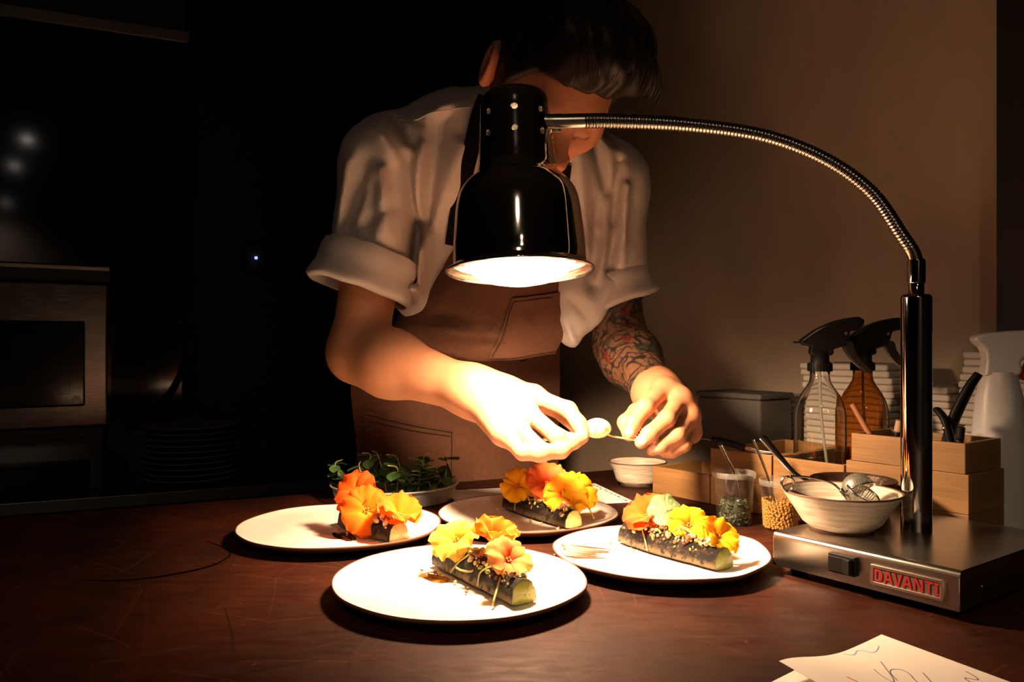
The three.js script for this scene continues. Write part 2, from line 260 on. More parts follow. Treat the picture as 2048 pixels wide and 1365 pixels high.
  const spun = (pr, nSeg) => { const pos = [], idx = [], m = pr.length; for (let j = 0; j <= nSeg; j++) { const a = j / nSeg * Math.PI * 2; for (const [r, y] of pr) pos.push(Math.sin(a) * r, y, Math.cos(a) * r); }
    for (let j = 0; j < nSeg; j++) for (let i = 0; i < m - 1; i++) { const a = (j + 0.5) / nSeg * Math.PI * 2, y = (pr[i][1] + pr[i + 1][1]) / 2, r = pr[i][0]; if (r > 0.03 && holes.some(([ha, hy]) => { let d = Math.abs(a - ha) % (2 * Math.PI); d = Math.min(d, 2 * Math.PI - d) * r; return Math.hypot(d, y - hy) < 0.0036; })) continue; const p = j * m + i, q = p + m; idx.push(p, q, p + 1, q, q + 1, p + 1); }
    const g = new THREE.BufferGeometry(); g.setAttribute('position', new THREE.Float32BufferAttribute(pos, 3)); g.setIndex(idx); g.computeVertexNormals();
    const n = g.attributes.normal; for (let i = 0; i < m; i++) { const b = nSeg * m + i, v = V(n.getX(i) + n.getX(b), n.getY(i) + n.getY(b), n.getZ(i) + n.getZ(b)).normalize(); n.setXYZ(i, v.x, v.y, v.z); n.setXYZ(b, v.x, v.y, v.z); } return g; };
  const dense = cv.getPoints(420).map((p) => [Math.max(1e-4, p.x), p.y]);
  part('shade_shell', spun(dense, 300), M.chrome, sh);
  part('shade_lining', spun(dense.map(([r, y]) => [Math.max(1e-4, r - 0.001), y]), 300), std(RGB(0.7, 0.66, 0.6), 0.25, { metalness: 1 }), sh);
  part('rolled_rim', new THREE.TorusGeometry(0.0895, 0.0016, 12, 96).rotateX(Math.PI / 2).translate(0, 0.0016, 0), M.chrome, sh);
  for (const [a, y] of holes) { const e = new THREE.TorusGeometry(0.0038, 0.0007, 8, 20), r = y > 0.18 ? 0.0441 : 0.0459; part('vent_eyelet', e.translate(0, 0, r).rotateY(a).translate(0, y, 0), M.chrome, sh); }
  part('neck_socket', new THREE.CylinderGeometry(0.0115, 0.0125, 0.016, 28).rotateZ(Math.PI / 2).translate(0.0475, 0.185, 0.004), M.chrome, sh);
  // reflector bulb
  const bulb = new THREE.Group(); bulb.name = 'bulb'; sh.add(bulb);
  part('bulb_face', lathe([[0.0001, -0.016], [0.02, -0.0148], [0.04, -0.0105], [0.055, -0.004], [0.064, 0.004], [0.068, 0.012], [0.068, 0.018]], 64), std(RGB(0.9, 0.86, 0.8), 0.3, { emissive: RGB(1, 0.82, 0.58), emissiveIntensity: 6 }), bulb);
  part('bulb_reflector', lathe([[0.068, 0.018], [0.062, 0.034], [0.046, 0.058], [0.028, 0.082], [0.02, 0.1], [0.019, 0.125], [0.014, 0.127], [0.014, 0.15], [0.0001, 0.151]], 48), std(RGB(0.9, 0.86, 0.8), 0.4, { emissive: RGB(1, 0.7, 0.4), emissiveIntensity: 0.8 }), bulb);
}


// ---------------------------------------------------------------- plates and food
const glazeMap = tex(512, 512, (u, v, x, y) => { const n = fbm(x / 70, y / 70, 2.4, 5), s = noise(x / 3.2, y / 3.2, 9) > 0.62 ? 0.82 : 1; return [0.9 * s * (1 + 0.1 * n), 0.875 * s * (1 + 0.1 * n), 0.835 * s * (1 + 0.14 * n)]; });
const glaze = phys(0xffffff, 0.35, { map: glazeMap, clearcoat: 0.4, clearcoatRoughness: 0.25 });
const clay = std(RGB(0.075, 0.028, 0.014), 0.75), ironRim = std(RGB(0.11, 0.042, 0.02), 0.6);
function plateAt(label, x, z, rad, seed, dents = []) {
  const t = thing('ceramic_plate', label, 'plate', [x, 0.9, z], 0, 'white handmade plates under the lamp');
  const wob = (a) => { let k = 1 + 0.012 * Math.sin(2 * a + seed) + 0.008 * Math.sin(3 * a + seed * 2.1) + 0.004 * noise(Math.cos(a) * 3 + seed, Math.sin(a) * 3); for (const [d, amt] of dents) { const q = Math.cos(a - d); if (q > 0.7) k -= amt * sstep(0.7, 1, q); } return k; };
  const ring = (pr, n = 120) => grid((u, v) => { const a = u * Math.PI * 2, f = v * (pr.length - 1), i = Math.min(pr.length - 2, Math.floor(f)), s = f - i, r = lerp(pr[i][0], pr[i + 1][0], s), y = lerp(pr[i][1], pr[i + 1][1], s), w = lerp(1, wob(a), clamp(r / rad)), q = y + (r > rad * 0.7 ? 0.0009 * noise(Math.cos(a) * 2 + seed, Math.sin(a) * 2, 4) : 0); return [Math.sin(a) * r * w, q, Math.cos(a) * r * w]; }, n, (pr.length - 1) * 2, true);
  const h = 0.017, up = [[0.0005, 0.0085], [rad * 0.5, 0.0085], [rad * 0.78, 0.0092], [rad * 0.9, 0.0118], [rad * 0.965, 0.0152], [rad * 0.988, h - 0.0002]];
  const g = ring(up); { const p = g.attributes.position, uv = g.attributes.uv; for (let i = 0; i < p.count; i++) uv.setXY(i, p.getX(i) / 0.3 + seed * 0.37, p.getZ(i) / 0.3 + seed * 0.21); }
  part('glazed_surface', g, glaze, t);
  part('rim', ring([[rad * 0.986, h - 0.0003], [rad * 0.994, h + 0.0003], [rad * 1.0, h - 0.0006], [rad * 1.0, h - 0.0026], [rad * 0.99, h - 0.004]]), ironRim, t, 'brown unglazed rim');
  part('underside', ring([[rad * 0.99, h - 0.004], [rad * 0.95, 0.0098], [rad * 0.86, 0.006], [rad * 0.7, 0.0035], [rad * 0.66, 0.003], [rad * 0.655, 0.0], [rad * 0.625, 0.0], [rad * 0.62, 0.003], [0.0005, 0.003]]), clay, t);
  return t;
}
plateAt('round white plate nearest the camera, its zucchini topped with pale yellow and red throated flowers', -0.055, -0.871, 0.137, 1.0, [[2.03, 0.03]]);
plateAt('round white plate at the far side, by the cook, with yellow and salmon flowers', 0.022, -1.206, 0.135, 2.3, [[0.625, 0.03], [-1.28, 0.03]]);
plateAt('wide white plate left of the others, with a bunch of deep orange flowers', -0.234, -1.126, 0.139, 4.1, [[1.86, 0.04]]);
plateAt('white plate beside the heat lamp base, with yellow flowers and a green leaf', 0.181, -0.988, 0.133, 5.2, [[-1.11, 0.025], [-2.5, 0.025], [1.2, 0.07]]);

// charred zucchini: a long half round piece with a cut end, charred skin and crumbs on top
const charMat = phys(0xffffff, 0.46, { vertexColors: true, specularIntensity: 0.5, bumpMap: tex(256, 256, (u, v, x, y) => grey(0.5 + 0.5 * fbm(x / 9, y / 9, 3, 4)), false, [5, 14]), bumpScale: 0.003 });
const fleshMat = phys(0xffffff, 0.4, { vertexColors: true, clearcoat: 0.3, clearcoatRoughness: 0.3 });
const crumbMat = std(0xffffff, 0.6, { vertexColors: true });
function tinted(g, c) { const n = g.attributes.position.count, a = new Float32Array(n * 3); for (let i = 0; i < n; i++) { a[3 * i] = c[0]; a[3 * i + 1] = c[1]; a[3 * i + 2] = c[2]; } g.setAttribute('color', new THREE.Float32BufferAttribute(a, 3)); return g; }
const BASE = 0.9088;
function zucchini(label, far, near, seed, flesh, opt = {}) {
  const rnd = rng(seed * 97 + 3), dx = near[0] - far[0], dz = near[1] - far[1], L = Math.hypot(dx, dz), t = thing('charred_zucchini', label, 'zucchini', [far[0], BASE, far[1]], Math.atan2(dx, dz), 'charred zucchini on the plates');   // z runs from the far to the near end
  const wd = opt.w || 0.017, ht = opt.h || 0.028;
  const sec = (a, v) => { // closed outline: flat below, round above
    const taper = 0.86 + 0.14 * Math.sin(Math.PI * clamp(v * 1.15 + 0.02)) , bend = 0.004 * Math.sin(v * 3 + seed), c = Math.cos(a), s = Math.sin(a), n = 1 + 0.09 * noise(c * 2 + seed, s * 2, v * 7) + 0.05 * noise(c * 7, s * 7 + seed, v * 34);
    const sy = s < 0 ? s * 0.12 : Math.pow(s, 0.8); return [c * wd * taper * n + bend, 0.0034 + ht * 0.9 * taper * sy * n + (s < 0 ? 0 : 0), v * L]; };
  part('skin', grid((u, v) => { const a = u * Math.PI * 2, p = sec(a, v), s = Math.sin(a), c = Math.cos(a), n = fbm(c * 3 + seed, v * 14, s * 3, 4), m = noise(c * 9, v * 60, seed + s * 9);
    let k = [0.009, 0.008, 0.007]; if (n > 0.1) k = [0.045, 0.024, 0.012]; if (m > 0.48) k = [0.11, 0.09, 0.065]; if (s < 0.3 && c < 0) { const q = sstep(0.3, 0.02, s) * (opt.pale || 0.5); if (noise(v * 25, s * 4, seed) > -0.25) k = [lerp(k[0], 0.34, q), lerp(k[1], 0.23, q), lerp(k[2], 0.12, q)]; }
    return [...p, ...k]; }, 72, 80, true), charMat, t);
  const cap = (v, sgn) => grid((u, w) => { const a = u * Math.PI * 2, p = sec(a, v), o = sec(Math.PI / 2, v), cy = o[1] * 0.45, cx = 0.004 * Math.sin(v * 3 + seed), n = noise(p[0] * 300 + seed, p[1] * 300, 2), bulge = 0.003 * (1 - w * w) * sgn; const q = 1 - 0.85 * sstep(0.9, 1.0, w) ;
    const sp = noise(p[0] * w * 420, (p[1] - cy) * w * 420, seed) > 0.55 ? 0.35 : 1; return [lerp(cx, p[0], w), lerp(cy, p[1], w), v * L + bulge + 0.0004 * n, flesh[0] * sp * lerp(0.12, 1, q), flesh[1] * sp * lerp(0.14, 1, q), flesh[2] * sp * lerp(0.14, 1, q)]; }, 48, 14, true);
  part('cut_flesh', cap(1, 1), fleshMat, t, 'pale green cut end'); part('charred_end', cap(0, -1), fleshMat, t);
  // crumbs
  const kinds = [[0.42, 0.2, 0.07], [0.6, 0.36, 0.16], [0.3, 0.1, 0.03], [0.68, 0.5, 0.28], [0.28, 0.32, 0.06], [0.16, 0.07, 0.03], [0.5, 0.5, 0.16]], list = [];
  for (let i = 0; i < 260; i++) { const v = 0.04 + 0.9 * rnd(), a = Math.PI / 2 + (rnd() + rnd() - 1) * 1.15, p = sec(a, v), s = 0.0011 + 0.0032 * rnd() * rnd(), g = new THREE.DodecahedronGeometry(s, 0); g.scale(1, 0.7 + 0.5 * rnd(), 1.3).rotateX(rnd() * 6).rotateY(rnd() * 6); g.translate(p[0], p[1] + s * (0.5 + rnd() * 0.9), p[2]); list.push(tinted(g, kinds[Math.floor(rnd() * kinds.length)])); }
  for (let i = 0; i < 9; i++) { const v = rnd(), s = 0.0012 + 0.0012 * rnd(), sd = rnd() < 0.6 ? -1 : 1; list.push(tinted(new THREE.DodecahedronGeometry(s, 0).translate(sd * (wd + 0.004 + 0.012 * rnd()), s * 0.9 + 0.0006, v * L), kinds[Math.floor(rnd() * kinds.length)])); }
  const m = part('crumb_topping', list, crumbMat, t, 'toasted brown crumbs'); m.userData.kind = 'stuff';
  // a few thin shoots lying over the skin
  for (let i = 0; i < 1 + seed % 2; i++) { const v = 0.3 + 0.17 * rnd() + 0.25 * i, pts = [0, 1, 2, 3].map((k) => { const a = Math.PI * (0.55 + 0.15 * k), p = sec(a, v + 0.07 * Math.sin(k * 1.1 + i + seed)); return [p[0] + (k === 3 ? -0.003 * rnd() : 0), p[1] + 0.0022, p[2]]; }); part('shoot', tube(pts, 0.0009, 14, 6), shootMat, t); }
  return t;
}
const shootMat = phys(RGB(0.5, 0.46, 0.14), 0.5);
zucchini('charred zucchini on the plate nearest the camera, olive green cut end', [-0.082, -0.942], [0.014, -0.802], 1, [0.3, 0.29, 0.05], { pale: 0.9 });
zucchini('charred zucchini on the far plate by the cook, yellow cut end', [-0.006, -1.265], [0.088, -1.13], 2, [0.62, 0.5, 0.16]);
zucchini('charred zucchini on the left plate under deep orange flowers', [-0.232, -1.15], [-0.144, -1.05], 3, [0.62, 0.55, 0.24]);
zucchini('charred zucchini on the plate beside the lamp base, dark green rounded end', [0.15, -1.055], [0.236, -0.92], 4, [0.2, 0.2, 0.045], { pale: 0.7 });

// nasturtium flowers
const petalMat = phys(0xffffff, 0.8, { vertexColors: true, transmission: 0.35, thickness: 0, specularIntensity: 0.25 });
const centreMat = std(RGB(0.5, 0.3, 0.05), 0.7), stemMat = phys(RGB(0.45, 0.4, 0.12), 0.6);
function petalGeo(rnd, r, edge, mid, throat, cup) {
  const w = 0.86 + 0.2 * rnd(), tw = (rnd() - 0.5) * 0.5, s1 = rnd() * 9, ruff = 0.06 + 0.07 * rnd();
  return grid((u, v) => { const s = (u - 0.5) * 2, claw = 0.1 + 0.9 * Math.pow(sstep(0.12, 0.75, v), 0.9) * Math.sqrt(Math.max(0.02, 1 - Math.pow(sstep(0.72, 1.02, v) * 0.86, 2.2))), x = s * w * r * 0.72 * claw, len = v * r * (1 - 0.13 * s * s * v) * (1 + 0.03 * Math.sin(s * 9 + s1) * v);
    const th = cup * (0.35 + 0.75 * v), out = len * Math.sin(th), hgt = len * Math.cos(th), ru = ruff * r * v * v * (Math.sin(s * 6.5 + s1) + 0.6 * noise(s * 3, v * 4, s1)) + tw * x * v - 0.07 * r * s * s * v;
    const vein = 1 - 0.18 * Math.max(0, noise(s * 11, v * 1.2, s1)) * (1 - v * 0.5), q = sstep(0.12, 0.6, v), k = throat, t2 = sstep(0.55, 1, v);
    const c = [0, 1, 2].map((i) => lerp(lerp(k[i], mid[i], q), edge[i], t2) * vein); return [x, hgt + ru * Math.sin(th), out - ru * Math.cos(th) * 0.6, ...c]; }, 12, 12);
}
const COL = { orange: [[0.78, 0.12, 0.003], [0.8, 0.17, 0.004], [0.82, 0.3, 0.01]], deep: [[0.7, 0.055, 0.004], [0.72, 0.1, 0.004], [0.75, 0.18, 0.005]], yellow: [[0.78, 0.4, 0.004], [0.78, 0.36, 0.003], [0.7, 0.18, 0.003]], gold: [[0.8, 0.46, 0.02], [0.8, 0.36, 0.012], [0.5, 0.02, 0.004]], salmon: [[0.74, 0.16, 0.035], [0.74, 0.14, 0.03], [0.5, 0.01, 0.01]], pale: [[0.8, 0.56, 0.09], [0.8, 0.54, 0.05], [0.78, 0.45, 0.01]], blush: [[0.78, 0.36, 0.1], [0.75, 0.28, 0.07], [0.5, 0.01, 0.012]], amber: [[0.76, 0.24, 0.01], [0.78, 0.22, 0.01], [0.7, 0.12, 0.008]] };
// facing: direction the flower opens to
function flower(label, at, r, facing, color, seed, o = {}) {
  const rnd = rng(seed * 131 + 7), [edge, mid, throat] = COL[color], t = thing('nasturtium_flower', label, 'flower', at, 0, 'edible flowers on the zucchini');
  const q = new THREE.Quaternion().setFromUnitVectors(V(0, 1, 0), A(facing).normalize()), cup = o.cup || 1.15, n = o.petals || 5;
  const put = (g) => g.applyQuaternion(q);
  for (let i = 0; i < n; i++) { const g = petalGeo(rnd, r * (0.92 + 0.16 * rnd()), edge, mid, throat, cup + (rnd() - 0.5) * 0.3).rotateY(i / n * Math.PI * 2 + rnd() * 0.25 + seed); part('petal', put(g), petalMat, t); }
  part('throat', put(lathe([[0.0002, -r * 0.28], [r * 0.06, -r * 0.22], [r * 0.1, -r * 0.05], [r * 0.13, r * 0.05]], 16)), std(RGB(...throat.map((x) => x * 0.8)), 0.7), t);
  const st = []; for (let i = 0; i < 6; i++) { const a = i * 1.05 + seed, k = r * 0.09; st.push(tube([[0, -r * 0.05, 0], [Math.cos(a) * k * 0.5, r * 0.12, Math.sin(a) * k * 0.5], [Math.cos(a) * k, r * (0.22 + 0.04 * (i % 2)), Math.sin(a) * k]], (u) => 0.0005 + (u > 0.85 ? 0.0006 : 0), 8, 5)); }
  part('stamens', put(merge(st)), centreMat, t);
  part('spur', put(tube([[0, -r * 0.18, 0], [r * 0.08, -r * 0.45, 0], [r * 0.22, -r * 0.75, 0.003], [r * 0.3, -r * 0.95, 0.006]], (u) => r * 0.085 * (1 - u * 0.75), 12, 8)), std(RGB(...mid.map((x) => x * 0.85)), 0.7), t);
  if (o.stem) part('stem', tube(o.stem.map((p) => p.map((x, i) => x - at[i])), 0.0011, 20, 7), stemMat, t);
  return t;
}
// left plate
flower('deep orange flower at the top of the bunch on the left plate', [-0.2081, 0.9606, -1.108], 0.034, [-0.35, 0.55, 0.6], 'deep', 1);
flower('large orange flower facing the camera on the left plate', [-0.1933, 0.943, -1.082], 0.036, [0.3, 0.25, 0.9], 'orange', 2, { cup: 1.3, stem: [[-0.1892, 0.9371, -1.085], [-0.1717, 0.9327, -1.075], [-0.1742, 0.9298, -1.07]] });
flower('orange trumpet flower near the cut end on the left plate', [-0.147, 0.9355, -1.062], 0.036, [0.15, 0.8, 0.35], 'orange', 3, { cup: 0.75 });
// far plate
flower('yellow flower at the far left end on the far plate', [0.009, 0.95, -1.225], 0.027, [-0.25, 0.45, 0.8], 'yellow', 4, { cup: 1.3, petals: 5 });
flower('salmon flower standing in the middle on the far plate', [0.0514, 0.9543, -1.205], 0.033, [0.0, 0.6, 0.75], 'salmon', 5, { cup: 1.05, stem: [[0.0485, 0.9484, -1.205], [0.0334, 0.933, -1.19], [0.0275, 0.9242, -1.187]] });
flower('golden flower with a red throat facing the camera on the far plate', [0.0753, 0.9486, -1.165], 0.033, [0.05, 0.35, 0.9], 'gold', 6, { cup: 1.3 });
flower('golden yellow flower at the right end of the far plate bunch', [0.0941, 0.9497, -1.178], 0.03, [0.4, 0.5, 0.6], 'yellow', 7, { cup: 1.2, stem: [[0.0963, 0.9447, -1.178], [0.1094, 0.9287, -1.165], [0.1158, 0.916, -1.158]] });
// near plate
flower('pale lemon flower at the far end on the nearest plate', [-0.0606, 0.9415, -0.912], 0.03, [-0.2, 0.75, 0.45], 'pale', 8, { cup: 1.05, petals: 6 });
flower('amber flower standing upright on the nearest plate', [-0.021, 0.946, -0.885], 0.031, [0.2, 0.85, 0.2], 'amber', 9, { cup: 0.62, stem: [[-0.0237, 0.9417, -0.885], [-0.0388, 0.9271, -0.86], [-0.0522, 0.9246, -0.865], [-0.0594, 0.9264, -0.87]] });
flower('blush flower with a red throat on the nearest plate', [-0.0062, 0.9383, -0.842], 0.03, [0.4, 0.7, 0.45], 'blush', 10, { cup: 1.05, stem: [[-0.0072, 0.9347, -0.842], [-0.012, 0.9283, -0.82], [-0.0174, 0.9168, -0.793], [-0.0188, 0.9119, -0.79]] });
// plate beside the lamp
flower('orange fan petalled flower at the left end on the plate beside the lamp base', [0.173, 0.9429, -1.028], 0.034, [-0.3, 0.75, 0.35], 'deep', 11, { cup: 0.95, petals: 4 });
flower('bright yellow flower in the middle on the plate beside the lamp base', [0.2126, 0.9415, -0.985], 0.029, [-0.1, 0.7, 0.6], 'yellow', 12, { cup: 1.1, stem: [[0.1968, 0.9488, -0.99], [0.2048, 0.9449, -0.965], [0.219, 0.9367, -0.955]] });
flower('bright yellow flower near the green end on the plate beside the lamp base', [0.2363, 0.9367, -0.95], 0.028, [0.3, 0.75, 0.5], 'yellow', 13, { cup: 1.0 });
{ // round leaf
  const at = [0.1896, 0.96, -1], t = thing('nasturtium_leaf', 'round pale green leaf among the flowers on the plate beside the lamp base', 'leaf', at);
  const q = new THREE.Euler(0.95, 0.25, -0.2);
  const blade = grid((u, v) => { const a = u * Math.PI * 2, lobe = 1 + 0.05 * Math.cos(a * 7) + 0.02 * Math.cos(3 * a) - 0.1 * Math.max(0, Math.cos(a)), r = v * 0.023 * lobe, vein = Math.pow(Math.abs(Math.cos(a * 4.5)), 30) * (v < 0.9 ? 1 : 0), n = 0.9 + 0.25 * noise(Math.cos(a) * v * 6, Math.sin(a) * v * 6, 3); return [Math.sin(a) * r, 0.004 * v * v * Math.cos(2 * a) - 0.003 * v + 0.0006 * noise(a * 5, v * 5), Math.cos(a) * r, lerp(0.21, 0.5, vein) * n, lerp(0.33, 0.55, vein) * n, lerp(0.13, 0.3, vein) * n]; }, 90, 12, true);
  const m = part('blade', blade, phys(0xffffff, 0.6, { vertexColors: true, transmission: 0.2, thickness: 0 }), t); m.rotation.copy(q);
  part('stalk', tube([[0, -0.001, 0], [0.004, -0.01, -0.004], [0.012, -0.024, -0.004]], 0.001, 12, 6), stemMat, t);
}
{ // flower shadows painted as coloured pools, then a stroke of sauce
  const blob = (label, x, z, rx, rz, rot, mat) => { const g = grid((u, v) => { const a = u * Math.PI * 2, r = v * (1 + 0.18 * noise(Math.cos(a) * 2 + x * 40, Math.sin(a) * 2)); return [Math.sin(a) * rx * r, 0.0012 * (1 - v * v) + 0.0002, Math.cos(a) * rz * r]; }, 40, 8, true); const m = single('painted_shadow', g, mat, label, 'sauce', [x, BASE, z]); m.rotation.y = rot; };
  const oil = phys(RGB(0.32, 0.13, 0.01), 0.08, { clearcoat: 1 }), dark = phys(RGB(0.06, 0.018, 0.006), 0.12, { clearcoat: 1 });  // oil is the amber tint of a painted petal shadow, dark the other
  blob('amber painted flower shadow left of the zucchini on the nearest plate', ...[-0.083, -0.892], 0.011, 0.02, 0.7, oil);
  blob('dark painted flower shadow left of the zucchini on the left plate', ...[-0.222, -1.083], 0.012, 0.03, 0.6, dark);
  // brushed orange sauce on the plate beside the lamp
  const g = []; const r = rng(4); for (let i = 0; i < 16; i++) { const z = (i - 8) * 0.0035, l = 0.03 + 0.035 * r(); g.push(tube([[-0.004 * Math.abs(i - 8) * 0.3 + 0.004 * r(), 0.0005, z], [l * 0.5, 0.0006, z * 0.93 + 0.001 * r()], [l, 0.0004, z * 0.8]], (u) => 0.0026 * (1 - u * 0.9), 10, 6, 0.25)); }
  const m = single('sauce_brushstroke', g, phys(RGB(0.34, 0.045, 0.006), 0.4), 'orange brushstroke of sauce on the left of the plate beside the lamp base', 'sauce', [0.062, BASE + 0.0031, -0.992]); m.rotation.y = -0.25;
}


// ---------------------------------------------------------------- the cook
const skin = [0.42, 0.175, 0.088];
const J = { Rsh: [-0.205, 1.4506, -1.35], Rel: [-0.2441, 1.1484, -1.3], Rwr: [-0.0545, 1.0943, -1.175], Lsh: [0.1674, 1.4434, -1.46], Lel: [0.1914, 1.1604, -1.44], Lwr: [0.2252, 1.0856, -1.265], neck: [0.005, 1.475, -1.40] };
const bowed = { at: [0.0589, 1.5404, -1.15], m: new THREE.Matrix4().compose(V(...[0.0589, 1.5404, -1.15]), new THREE.Quaternion().setFromEuler(new THREE.Euler(0.98, 0.26, -0.12, 'YXZ')), V(1.06, 1.06, 1.06)) };
const headInv = bowed.m.clone().invert().elements;
const toHead = (x, y, z) => [headInv[0] * x + headInv[4] * y + headInv[8] * z + headInv[12], headInv[1] * x + headInv[5] * y + headInv[9] * z + headInv[13], headInv[2] * x + headInv[6] * y + headInv[10] * z + headInv[14]];
const fromHead = (p) => { const v = A(p).applyMatrix4(bowed.m); return [v.x, v.y, v.z]; };
const union = (list, k) => (x, y, z) => { let d = 9; for (const f of list) d = smin(d, f(x, y, z), k); return d; };
// torso in axes turned to the worktop's edge
const turned = (c, r) => { const b = ball([0, 0, 0], r); return (x, y, z) => { const dx = x - c[0], dz = z - c[2]; return b(dx * EX + dz * EZ, y - c[1], -dx * EZ + dz * EX); }; };
const torso = union([turned([-0.095, 0.98, -1.715], [0.165, 0.14, 0.115]), turned([-0.085, 1.13, -1.665], [0.155, 0.14, 0.115]), turned([-0.03, 1.33, -1.53], [0.165, 0.15, 0.12]), turned([0.0, 1.43, -1.46], [0.14, 0.08, 0.095]), bone(J.Rsh, [0, 1.46, -1.42], 0.055, 0.06), bone(J.Lsh, [0, 1.46, -1.42], 0.055, 0.06)], 0.06);
{
  const t = thing('person', 'cook in a white rolled sleeve shirt and brown apron bending over the plates', 'person', [0, 0, 0]);
  // ---- head and neck
  const H = {
    skull: ball([0, 0.02, -0.012], [0.075, 0.09, 0.096]), face: ball([0, -0.035, 0.034], [0.062, 0.086, 0.058]), nose: bone([0, -0.006, 0.086], [0, -0.042, 0.121], 0.009, 0.0122),
    list: [bone([0.05, -0.05, 0.0], [0.016, -0.108, 0.062], 0.024, 0.018), bone([-0.05, -0.05, 0.0], [-0.016, -0.108, 0.062], 0.024, 0.018), ball([0, -0.108, 0.068], [0.022, 0.017, 0.018]), bone([-0.034, 0.006, 0.079], [0.034, 0.006, 0.079], 0.0125, 0.0125), ball([0.043, -0.034, 0.058], [0.025, 0.026, 0.024]), ball([-0.043, -0.034, 0.058], [0.025, 0.026, 0.024])],
    wings: [ball([0.0128, -0.047, 0.105], [0.008, 0.008, 0.011]), ball([-0.0128, -0.047, 0.105], [0.008, 0.008, 0.011])],
    sock: [ball([0.031, -0.014, 0.1], [0.017, 0.012, 0.02]), ball([-0.031, -0.014, 0.1], [0.017, 0.012, 0.02])], lid: [ball([0.031, -0.017, 0.077], [0.014, 0.0105, 0.012]), ball([-0.031, -0.017, 0.077], [0.014, 0.0105, 0.012])],
    lips: [ball([0, -0.0735, 0.09], [0.023, 0.0052, 0.0095]), ball([0, -0.083, 0.0885], [0.02, 0.006, 0.0095])],
  };
  const earD = (x, y, z, s) => { const ex = x * s - (s < 0 ? 0.086 : 0.077), ey = y + 0.006, ez = z + 0.006, q = 0.35, lx = ex * Math.cos(q) - ez * Math.sin(q), lz = ex * Math.sin(q) + ez * Math.cos(q); let d = ball([0, 0, 0], [0.013, 0.034, 0.023])(lx, ey, lz); d = smax(d, -ball([0.008, 0.003, 0.006], [0.0085, 0.022, 0.013])(lx, ey, lz), 0.006); return d; };
  const neckTo = fromHead([0, -0.055, -0.045]), neckFn = bone(J.neck, neckTo, 0.062, 0.054);
  const headFn = (X, Y, Z) => {
    const [x, y, z] = toHead(X, Y, Z); let d = smin(H.skull(x, y, z), H.face(x, y, z), 0.05); for (const f of H.list) d = smin(d, f(x, y, z), 0.025);
    for (const f of H.sock) d = smax(d, -f(x, y, z), 0.016); for (const f of H.lid) d = smin(d, f(x, y, z), 0.006); d = smin(d, H.nose(x, y, z), 0.014); for (const f of H.wings) d = smin(d, f(x, y, z), 0.007); for (const f of H.lips) d = smin(d, f(x, y, z), 0.006);
    d = smin(d, Math.min(earD(x, y, z, 1), earD(x, y, z, -1)), 0.008); d *= 1.06; return smin(d, neckFn(X, Y, Z), 0.03);
  };
  const faceColor = (X, Y, Z) => { const [x, y, z] = toHead(X, Y, Z), ax = Math.abs(x); let c = skin; if (z > 0.06 && Math.abs(y - 0.0065 - 0.06 * (ax - 0.03) * (ax < 0.03 ? 1 : -1)) < 0.0042 && ax > 0.012 && ax < 0.05) c = [0.05, 0.025, 0.014]; else if (z > 0.07 && Math.abs(y + 0.0245) < 0.0018 && ax > 0.018 && ax < 0.044) c = [0.16, 0.07, 0.04]; else if (z > 0.08 && ax < 0.024 && y < -0.068 && y > -0.089) c = [0.5, 0.2, 0.14]; const n = 1 + 0.08 * noise(X * 90, Y * 90, Z * 90); return c.map((v) => v * n); };
  const hc = bowed.at, geos = [surface(headFn, [hc[0] - 0.13, 1.39, hc[2] - 0.24], [hc[0] + 0.13, hc[1] + 0.15, hc[2] + 0.15], 0.0032, faceColor)];
  // ---- arms and hands
  const palm = (w, ks, r0, r1) => ks.map((k) => bone(w, k, r0, r1));
  const finger = (pts, r) => chain(pts, [r, r * 0.93, r * 0.84, r * 0.7]);
  const mid = (a, b, k) => a.map((v, i) => lerp(v, b[i], k));
  const RK = [[0.0297, 1.0895, -1.16], [0.0179, 1.0723, -1.13], [0.004, 1.0541, -1.105], [-0.0133, 1.0437, -1.09]];
  const armR = [bone(mid(J.Rsh, J.Rel, 0.4), J.Rel, 0.049, 0.043), bone(J.Rel, mid(J.Rel, J.Rwr, 0.3), 0.044, 0.049), bone(mid(J.Rel, J.Rwr, 0.3), J.Rwr, 0.048, 0.031)];
  const handR = [...palm(J.Rwr, RK, 0.026, 0.0165), bone(mid(J.Rwr, RK[0], 0.5), mid(J.Rwr, RK[2], 0.75), 0.025, 0.02)];
  const digitsR = [finger([RK[0], [0.0784, 1.0716, -1.138], [0.0917, 1.0538, -1.122], [0.0965, 1.041, -1.114]], 0.0122), finger([RK[1], [0.0604, 1.0386, -1.1], [0.0821, 1.0315, -1.103], [0.096, 1.0362, -1.109]], 0.0122), finger([RK[2], [0.0408, 1.0205, -1.08], [0.0651, 1.0204, -1.09], [0.0791, 1.0278, -1.1]], 0.0118), finger([RK[3], [0.0137, 1.0208, -1.073], [0.0369, 1.0165, -1.08], [0.0531, 1.0194, -1.088]], 0.0108), finger([[-0.0281, 1.0861, -1.18], [0.0117, 1.081, -1.2], [0.0636, 1.0691, -1.185], [0.0953, 1.043, -1.133]], 0.014)];
  const LK = [[0.2252, 1.0962, -1.215], [0.2483, 1.0836, -1.205], [0.259, 1.0576, -1.2], [0.262, 1.0327, -1.2]];
  const armL = [bone(mid(J.Lsh, J.Lel, 0.4), J.Lel, 0.047, 0.042), bone(J.Lel, mid(J.Lel, J.Lwr, 0.3), 0.044, 0.047), bone(mid(J.Lel, J.Lwr, 0.3), J.Lwr, 0.046, 0.03)];
